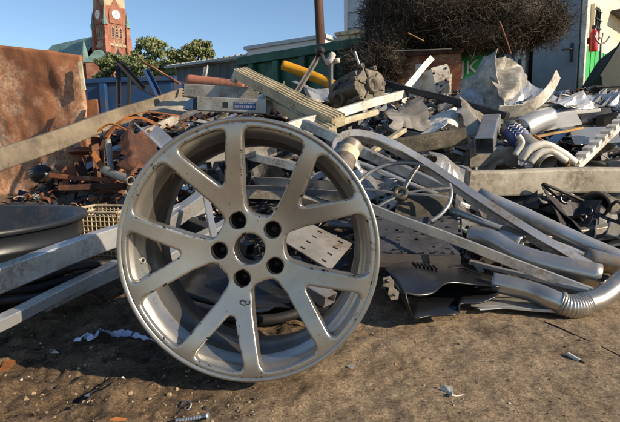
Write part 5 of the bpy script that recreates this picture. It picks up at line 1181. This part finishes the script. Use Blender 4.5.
# ---- exhaust pipes
pipe('exhaust_pipe', 'fat dented exhaust pipe with a gentle bend lying over the thin bar', 'exhaust pipe', [(470, 236, 1.46), (490, 240, 1.42), (515, 254, 1.37), (545, 264, 1.33), (600, 276, 1.27)], .034, 'exhaust', t=.003, n=8, rr=[1, 1.02, .98, 1.03, 1, 1])
pipe('pipe_stub', 'short open pipe stub above the fat exhaust pipe', 'pipe', [(500, 234, 1.5), (522, 243, 1.45)], .028, 'exhaust', n=5)
pipe('pipe_stub', 'short steel pipe stub right of the fat exhaust pipe', 'pipe', [(585, 257, 1.42), (640, 272, 1.36)], .030, 'exhaust', n=5)
def flex():
    t = thing('flex_exhaust', 'lower exhaust pipe with a ribbed flexible bellows lying on the dirt', 'exhaust pipe', ground_pt(560, 312))
    p = [at(*q) for q in ((492, 282, 1.24), (510, 286, 1.22), (530, 291, 1.20), (548, 298, 1.17), (562, 304, 1.155))]; mb = MB(); sweep(mb, curve(p, 6), circ(.027, 20), circ(.0245, 20), True); obj('front_pipe', mb, 'exhaust', t)
    p = curve([at(*q) for q in ((559, 303, 1.158), (568, 306, 1.15), (578, 306, 1.15), (585, 304, 1.155))], 12); mb = MB(); sweep(mb, p, circ(.027, 24), circ(.024, 24), True, scales=[1.02 + .14 * abs(math.sin(i * math.pi / 3)) for i in range(len(p))]); obj('bellows', mb, 'exhaust', t)
    p = [at(*q) for q in ((584, 304, 1.156), (600, 298, 1.18), (618, 284, 1.22), (650, 258, 1.30))]; mb = MB(); sweep(mb, curve(p, 6), circ(.027, 20), circ(.0245, 20), True); obj('rear_pipe', mb, 'exhaust', t)
    mb = MB(); q = p[0]; lathe(mb, at(561, 303.5, 1.157), at(570, 306, 1.15) - at(556, 301, 1.16), [(.0285, -.006), (.031, -.004), (.031, .004), (.0285, .006)], 24); obj('clamp_ring', mb, 'alu_dull', t)
flex()
bar('flat_bar', 'flat silver bar lying under the black shroud and exhaust', 'bar', (470, 302, 1.22), (560, 309, 1.17), 'rect', .05, .008, 'alu_bright', bend=.002)
sheet('thin_sheet', 'thin shiny sheet flat on the dirt under the exhaust pipes', 'metal sheet', [(455, 296, 1.36), (520, 286, 1.42), (560, 306, 1.20), (480, 310, 1.17)], 'alu_bright', amp=.008, n=14, seed=41)
bar('flat_bar', 'square silver bar between the two exhaust pipes', 'bar', (470, 262, 1.36), (588, 291, 1.19), 'rect', .018, .012, 'alu', bend=.001)
# ---- black engine lumps under the broad board
def lump(lab, px, py, d, s, seed):
    r = random.Random(seed); c = at(px, py, d); t = thing('engine_part', lab, 'engine part', c - Vector((0, 0, s)))
    mb = MB(); n1, n2 = 16, 10; V = []
    for i in range(n2 + 1):
        for j in range(n1):
            th, ph = math.pi * i / n2, 2 * math.pi * j / n1; k = s * (1 + .5 * float(fbm(i * .6 + seed, j * .6 + seed, seed, 2)) + .15 * math.cos(3 * ph)); V.append(c + Vector((1.6 * k * math.sin(th) * math.cos(ph), k * math.sin(th) * math.sin(ph), k * .8 * math.cos(th))))
    mb.add(V, [(i * n1 + j, i * n1 + (j + 1) % n1, (i + 1) * n1 + (j + 1) % n1, (i + 1) * n1 + j) for i in range(n2) for j in range(n1)], 0, False); obj('block', mb, 'dark_steel', t)
    for k in range(5):
        e = Vector((r.uniform(-1, 1), -r.uniform(.3, 1), r.uniform(-.2, 1))).normalized(); q = c + Vector((e.x * s * 1.4, e.y * s, e.z * s * .7)); mb = MB(); w_ = s * r.uniform(.18, .34)
        lathe(mb, q, e, [(w_, -.03), (w_, .02), (w_ * .75, .024), (w_ * .6, .012), (0, .012)], 14); obj('boss', mb, 'steel' if k % 3 == 0 else 'black_plastic', t)
    for k in range(1):
        q = c + Vector((r.uniform(-1, 1) * s, -s * .8, s * .4)); mb = MB(); sweep(mb, curve([q, q + Vector((r.uniform(-.1, .1), -.04, .06)), q + Vector((r.uniform(-.2, .2), -.02, -.02))], 5), circ(.006, 8), None, True); obj('hose_stub', mb, 'rubber', t)
lump('black oily engine lump under the middle of the broad board', 545, 204, 1.88, .075, 3)
lump('black engine block with bright washer under the board end', 600, 222, 1.80, .085, 4)
lump('dark gearbox lump half hidden above the long round tube', 572, 212, 1.92, .06, 6)
bar('steel_prop', 'tan steel arm standing up between the black engine lumps', 'arm', (588, 228, 1.72), (596, 206, 1.8), 'rect', .03, .02, 'alu_dull')
for k, (cs, lab, m_) in enumerate(((((585, 200, 1.95), (622, 198, 1.95), (624, 222, 1.8), (592, 218, 1.8)), 'pale sheet offcut under the right end of the board', 'cream'),
        (((470, 150, 2.2), (500, 146, 2.2), (504, 170, 2.0), (474, 172, 2.0)), 'grey bent sheet lying behind the left end of the board', 'alu_dull'),
        (((426, 150, 2.05), (470, 158, 2.05), (474, 184, 1.85), (436, 180, 1.85)), 'white angular folded sheet above the bent strip', 'alu_bright'),
        (((384, 108, 2.45), (420, 102, 2.5), (432, 122, 2.3), (392, 128, 2.25)), 'crumpled grey pressed part below the long white bar', 'alu_dull'),
        (((420, 116, 2.4), (456, 110, 2.45), (460, 128, 2.25), (424, 134, 2.2)), 'white crumpled casting beside the dark rail', 'white_paint'),
        (((352, 172, 1.85), (392, 176, 1.85), (396, 196, 1.7), (350, 192, 1.7)), 'grey flat sheet under the steering wheel ring', 'alu'))):
    sheet('sheet_offcut', lab, 'sheet', cs, m_, amp=.045, n=16, seed=50 + k, ragged=.4)
# ---- bars seen through the wheel on the left
for k, (a_, b_, w_, h_, m_, lab) in enumerate((((140, 244, 1.42), (212, 190, 1.85), .05, .05, 'alu', 'blue grey aluminium tube seen through the upper left wheel window'), ((150, 270, 1.3), (236, 222, 1.7), .045, .05, 'alu_bright', 'pale bar low behind the left wheel spokes'), ((196, 192, 1.9), (300, 196, 1.9), .05, .035, 'alu_dull', 'grey bar lying level behind the wheel hub'), ((180, 160, 2.2), (276, 150, 2.3), .06, .05, 'alu_dull', 'dull beam behind the top wheel window'), ((188, 140, 2.4), (300, 168, 2.2), .05, .04, 'alu_bright', 'long pale bar crossing behind the top wheel spoke'), ((172, 216, 1.7), (250, 250, 1.5), .04, .04, 'dark_steel', 'dark bar crossing behind the wheel hub'), ((268, 262, 1.28), (330, 300, 1.15), .05, .03, 'alu', 'short aluminium channel low behind the lower right wheel spokes'), ((206, 196, 1.55), (216, 246, 1.42), .02, .02, 'alu', 'thin blue rod standing behind the upper left wheel spokes'))):
    bar('scrap_bar', lab, 'bar', a_, b_, 'sq', w_, h_, m_, bend=.003)
pipe('rubber_hose', 'black hose coiled on the dirt behind the lower wheel spokes', 'hose', [(140, 300, 1.22), (180, 306, 1.2), (230, 318, 1.14), (280, 318, 1.14), (330, 300, 1.2)], .013, 'rubber')
pipe('rubber_hose', 'thinner black hose beside the coiled hose behind the wheel', 'hose', [(150, 280, 1.3), (190, 296, 1.25), (240, 306, 1.2), (300, 304, 1.2), (345, 280, 1.28)], .009, 'rubber')
sheet('black_liner', 'crumpled black plastic liner lying behind the lower wheel spokes', 'liner', [(190, 262, 1.5), (300, 262, 1.5), (320, 310, 1.18), (190, 312, 1.18)], 'black_plastic', amp=.04, n=20, seed=61, ragged=.4)

# ------------------------------------------------------------------ filler: the countless middle sized pieces, each one an object
def make_kinds():
    K = {}
    def keep(name, mb, m, **kw):
        o = obj(name, mb, m, loc=(0, 0, 0), **kw); return o
    def b(kind, L, w_, h_, t_=.003, roll=0.0, tw=0): mb = MB(); o_, i_, sm = profile(kind, w_, h_, t_); sweep(mb, seg(Vector((-L / 2, 0, 0)), Vector((L / 2, 0, 0)), 5, .012, Vector((0, .6, .5)), .004), o_, i_, sm, roll, twist=tw); return mb
    def sh(w_, l_, amp, seed, n=10):
        u, v = np.meshgrid(np.linspace(-.5, .5, n), np.linspace(-.5, .5, n), indexing='ij'); z = fbm(u * 3 + seed, v * 3, seed, 2) * amp * .8 + np.abs(u * .8 + v * .5 - .1) * amp * 2 * (1 if seed % 2 else -1) + np.abs(u * .3 - v * .9 + .15) * amp
        x = u * l_ * (1 + .25 * fbm(v * 4, u * 0, seed + 1)); y = v * w_ * (1 + .25 * fbm(u * 4, v * 0, seed + 2)); mb = MB()
        mb.add(np.stack([x, y, z], -1).reshape(-1, 3).tolist(), [(i * n + j, (i + 1) * n + j, (i + 1) * n + j + 1, i * n + j + 1) for i in range(n - 1) for j in range(n - 1)]); return mb
    def crv(r_, seed):
        q = random.Random(seed); p = [Vector((x, q.uniform(-.08, .08), q.uniform(-.02, .04))) for x in np.linspace(-.22, .22, 5)]; mb = MB(); sweep(mb, curve(p, 5), circ(r_, 10), circ(r_ * .8, 10), True); return mb
    def ringm(): mb = MB(); lathe(mb, (0, 0, 0), (0, 0, 1), [(.05, -.012), (.085, -.012), (.09, 0), (.085, .012), (.05, .012), (.045, 0), (.05, -.012)], 24); return mb
    def cup(): mb = MB(); lathe(mb, (0, 0, 0), (1, .2, .1), [(0, -.06), (.05, -.06), (.055, -.05), (.05, .05), (.06, .06), (.05, .065), (.045, -.04), (0, -.045)], 18); return mb
    K['alu_angle'] = ('aluminium_angle', 'bar', 'short aluminium angle offcut among the silver scrap', 'aluminium angle offcuts', [keep('aluminium_angle', b('L', .42, .05, .04, .004), 'alu')])
    K['chan'] = ('aluminium_offcut', 'bar', 'short open aluminium channel offcut in the heap', 'aluminium channel offcuts', [keep('aluminium_offcut', b('U', .36, .055, .035, .003), 'alu_bright')])
    K['sq'] = ('square_tube', 'tube', 'short hollow square tube offcut in the heap', 'square tube offcuts', [keep('square_tube', b('sq', .38, .04, .04), 'alu_dull')])
    K['flat'] = ('flat_strip', 'strip', 'bent flat metal strip strewn in the heap', 'flat metal strips', [keep('flat_strip', b('flat', .48, .045, .004, tw=.7), 'alu')])
    K['white'] = ('white_lath', 'slat', 'short white painted slat strewn in the heap', 'white painted slats', [keep('white_lath', b('rect', .34, .045, .012), 'white_paint')])
    K['tube'] = ('round_tube', 'tube', 'short round steel tube offcut in the heap', 'round tube offcuts', [keep('round_tube', b('tube', .40, .03, .03), 'steel')])
    K['dark'] = ('dark_bar', 'bar', 'short dark steel bar strewn in the heap', 'dark steel bars', [keep('dark_bar', b('rect', .36, .03, .025), 'dark_steel')])
    K['rusty'] = ('rusty_strip', 'strip', 'short rusty strip lying in the heap', 'short rusty strips', [keep('rusty_strip', b('L', .34, .045, .03, .004), 'rust'), ])
    K['rusty2'] = ('rusty_bar', 'bar', 'stubby dark rusted bar lying in the heap', 'stubby rusted bars', [keep('rusty_bar', b('rect', .26, .05, .03), 'rust_dark')])
    K['sheet1'] = ('sheet_scrap', 'sheet', 'small crumpled aluminium sheet piece in the heap', 'crumpled aluminium pieces', [keep('sheet_scrap', sh(.16, .24, .05, 3), 'alu_bright', solid=.0025)])
    K['sheet2'] = ('sheet_scrap', 'sheet', 'small crumpled white sheet piece in the heap', 'crumpled white pieces', [keep('sheet_scrap', sh(.14, .20, .05, 6), 'white_paint', solid=.0025)])
    K['sheet3'] = ('sheet_scrap', 'sheet', 'small crumpled dark sheet piece in the heap', 'crumpled dark pieces', [keep('sheet_scrap', sh(.18, .22, .06, 9), 'dark_steel', solid=.0025)])
    K['sheet4'] = ('sheet_scrap', 'sheet', 'small crumpled rusty sheet piece in the heap', 'crumpled rusty pieces', [keep('sheet_scrap', sh(.16, .2, .06, 12), 'rust', solid=.0025)])
    K['hose'] = ('hose_piece', 'hose', 'short black hose piece twisted in the heap', 'black hose pieces', [keep('hose_piece', crv(.008, 3), 'rubber')])
    K['rod'] = ('bent_pipe', 'pipe', 'thin bent silver pipe piece in the heap', 'bent silver pipes', [keep('bent_pipe', crv(.009, 8), 'alu_bright')])
    K['ring'] = ('metal_ring', 'ring', 'thick metal ring lying in the heap', 'thick metal rings', [keep('metal_ring', ringm(), 'cast_alu')])
    K['cup'] = ('metal_cup', 'cup', 'small cast metal cup lying in the heap', 'cast metal cups', [keep('metal_cup', cup(), 'cast_alu')])
    return K
KINDS = make_kinds(); USED = set(); FR = random.Random(11)
ANCH = [('the broad weathered board', 540, 180), ('the dark rotten plank', 428, 142), ('the steering wheel frame', 400, 194), ('the engine casing', 354, 92), ('the big crumpled beige sheet', 500, 85),
    ('the curved white guard', 540, 100), ('the banded tube', 525, 142), ('the toothed rail', 600, 145), ('the white folded bracket', 436, 80), ('the punched plate', 420, 236), ('the yellow pipe', 312, 78), ('the window profiles', 290, 100),
    ('the pink pipe', 215, 84), ('the labelled box section', 232, 106), ('the angle bracket', 160, 138), ('the orange strap', 135, 116), ('the weathered beam', 80, 130), ('the black motor', 45, 174), ('the bent aluminium strip', 450, 175),
    ('the fat exhaust pipe', 530, 258), ('the black gutter', 590, 116), ('the wheel hub', 252, 200), ('the tin can', 345, 160), ('the engine lumps', 575, 212), ('the upper wheel spokes', 240, 150), ('the dark rail', 470, 105), ('the crumpled casing', 140, 155), ('the long white bar', 345, 112), ('the dark posts', 122, 100), ('the long square tube', 380, 165), ('the short square tube', 488, 132)]
def place_fill(key, px, py, lift, yaw=None, s=1.0):
    name, cat, lab, grp, pr = KINDS[key]; src = pr[0]; p = at(px, py, None, lift)
    if p.y < 1.3 or p.y > 4.6 or p.z > float(heap_h(p.x, p.y)) + lift + .1: return
    e = .05; gx_ = (top_h(p.x + e, p.y) - top_h(p.x - e, p.y)) / (2 * e); gy_ = (top_h(p.x, p.y + e) - top_h(p.x, p.y - e)) / (2 * e)
    n_ = Vector((-gx_, -gy_, 1)).normalized().lerp(Vector((FR.uniform(-1, 1), FR.uniform(-1, 1), FR.uniform(.2, 1))).normalized(), FR.uniform(.05, .4)).normalized()
    yaw = FR.uniform(0, 6.28) if yaw is None else yaw; x_ = Vector((math.cos(yaw), math.sin(yaw), 0)); x_ = (x_ - n_ * x_.dot(n_)).normalized(); y_ = n_.cross(x_)
    o = src if key not in USED else src.copy()
    if key in USED: COL.objects.link(o)
    USED.add(key); o.matrix_world = Matrix.Translation(p) @ Matrix((x_, y_, n_)).transposed().to_4x4() @ Matrix.Scale(s, 4)
    near = min(ANCH, key=lambda q: (q[1] - px) ** 2 + (q[2] - py) ** 2 * 2)[0]
    head = lab.split(' lying ')[0].split(' in the heap')[0].split(' strewn ')[0].split(' twisted ')[0].split(' among ')[0]
    size = 'little ' if s < .85 else ('longish ' if s > 1.1 else '')
    head = head.replace('short ', '').replace('small ', '').replace(' strewn', '').replace(' twisted', '')
    tag(o, size + head + ' lying ' + ('under ' if lift < .02 else 'beside ') + near, cat, grp)
def fill(keys, x0, x1, y0, y1, N, lift=.05, yaw=None, sc=(.7, 1.25)):
    for i in range(N):
        px, py = FR.uniform(x0, x1), FR.uniform(y0, y1); place_fill(FR.choice(keys), px, py, FR.uniform(0, lift), yaw, FR.uniform(*sc))
SIL = ['alu_angle', 'chan', 'sq', 'flat', 'flat', 'white', 'tube', 'dark', 'sheet1', 'sheet2', 'sheet3', 'rod', 'cup', 'flat', 'chan', 'sq', 'alu_angle', 'hose', 'ring']
RUS = ['rusty', 'rusty2', 'rusty', 'dark', 'sheet4', 'sheet3', 'tube', 'hose', 'flat']
fill(SIL, 330, 625, 95, 170, 95)
fill(SIL, 380, 625, 165, 250, 70)
fill(['chan', 'sq', 'flat', 'white', 'dark', 'sheet1', 'sheet2', 'alu_angle'], 520, 625, 100, 135, 34, sc=(.9, 1.5))
fill(['chan', 'sq', 'flat', 'dark', 'alu_angle', 'tube'], 300, 480, 110, 200, 34, sc=(1.0, 1.7))
fill(SIL, 250, 340, 85, 140, 30)
fill(SIL, 180, 340, 120, 230, 45)
fill(SIL + RUS, 150, 260, 100, 170, 30)
fill(RUS, 60, 190, 108, 185, 60)
fill(['dark', 'sheet3', 'cup', 'tube', 'sheet3'], 480, 625, 195, 240, 24, .03)
fill(SIL, 626, 780, 110, 240, 46)
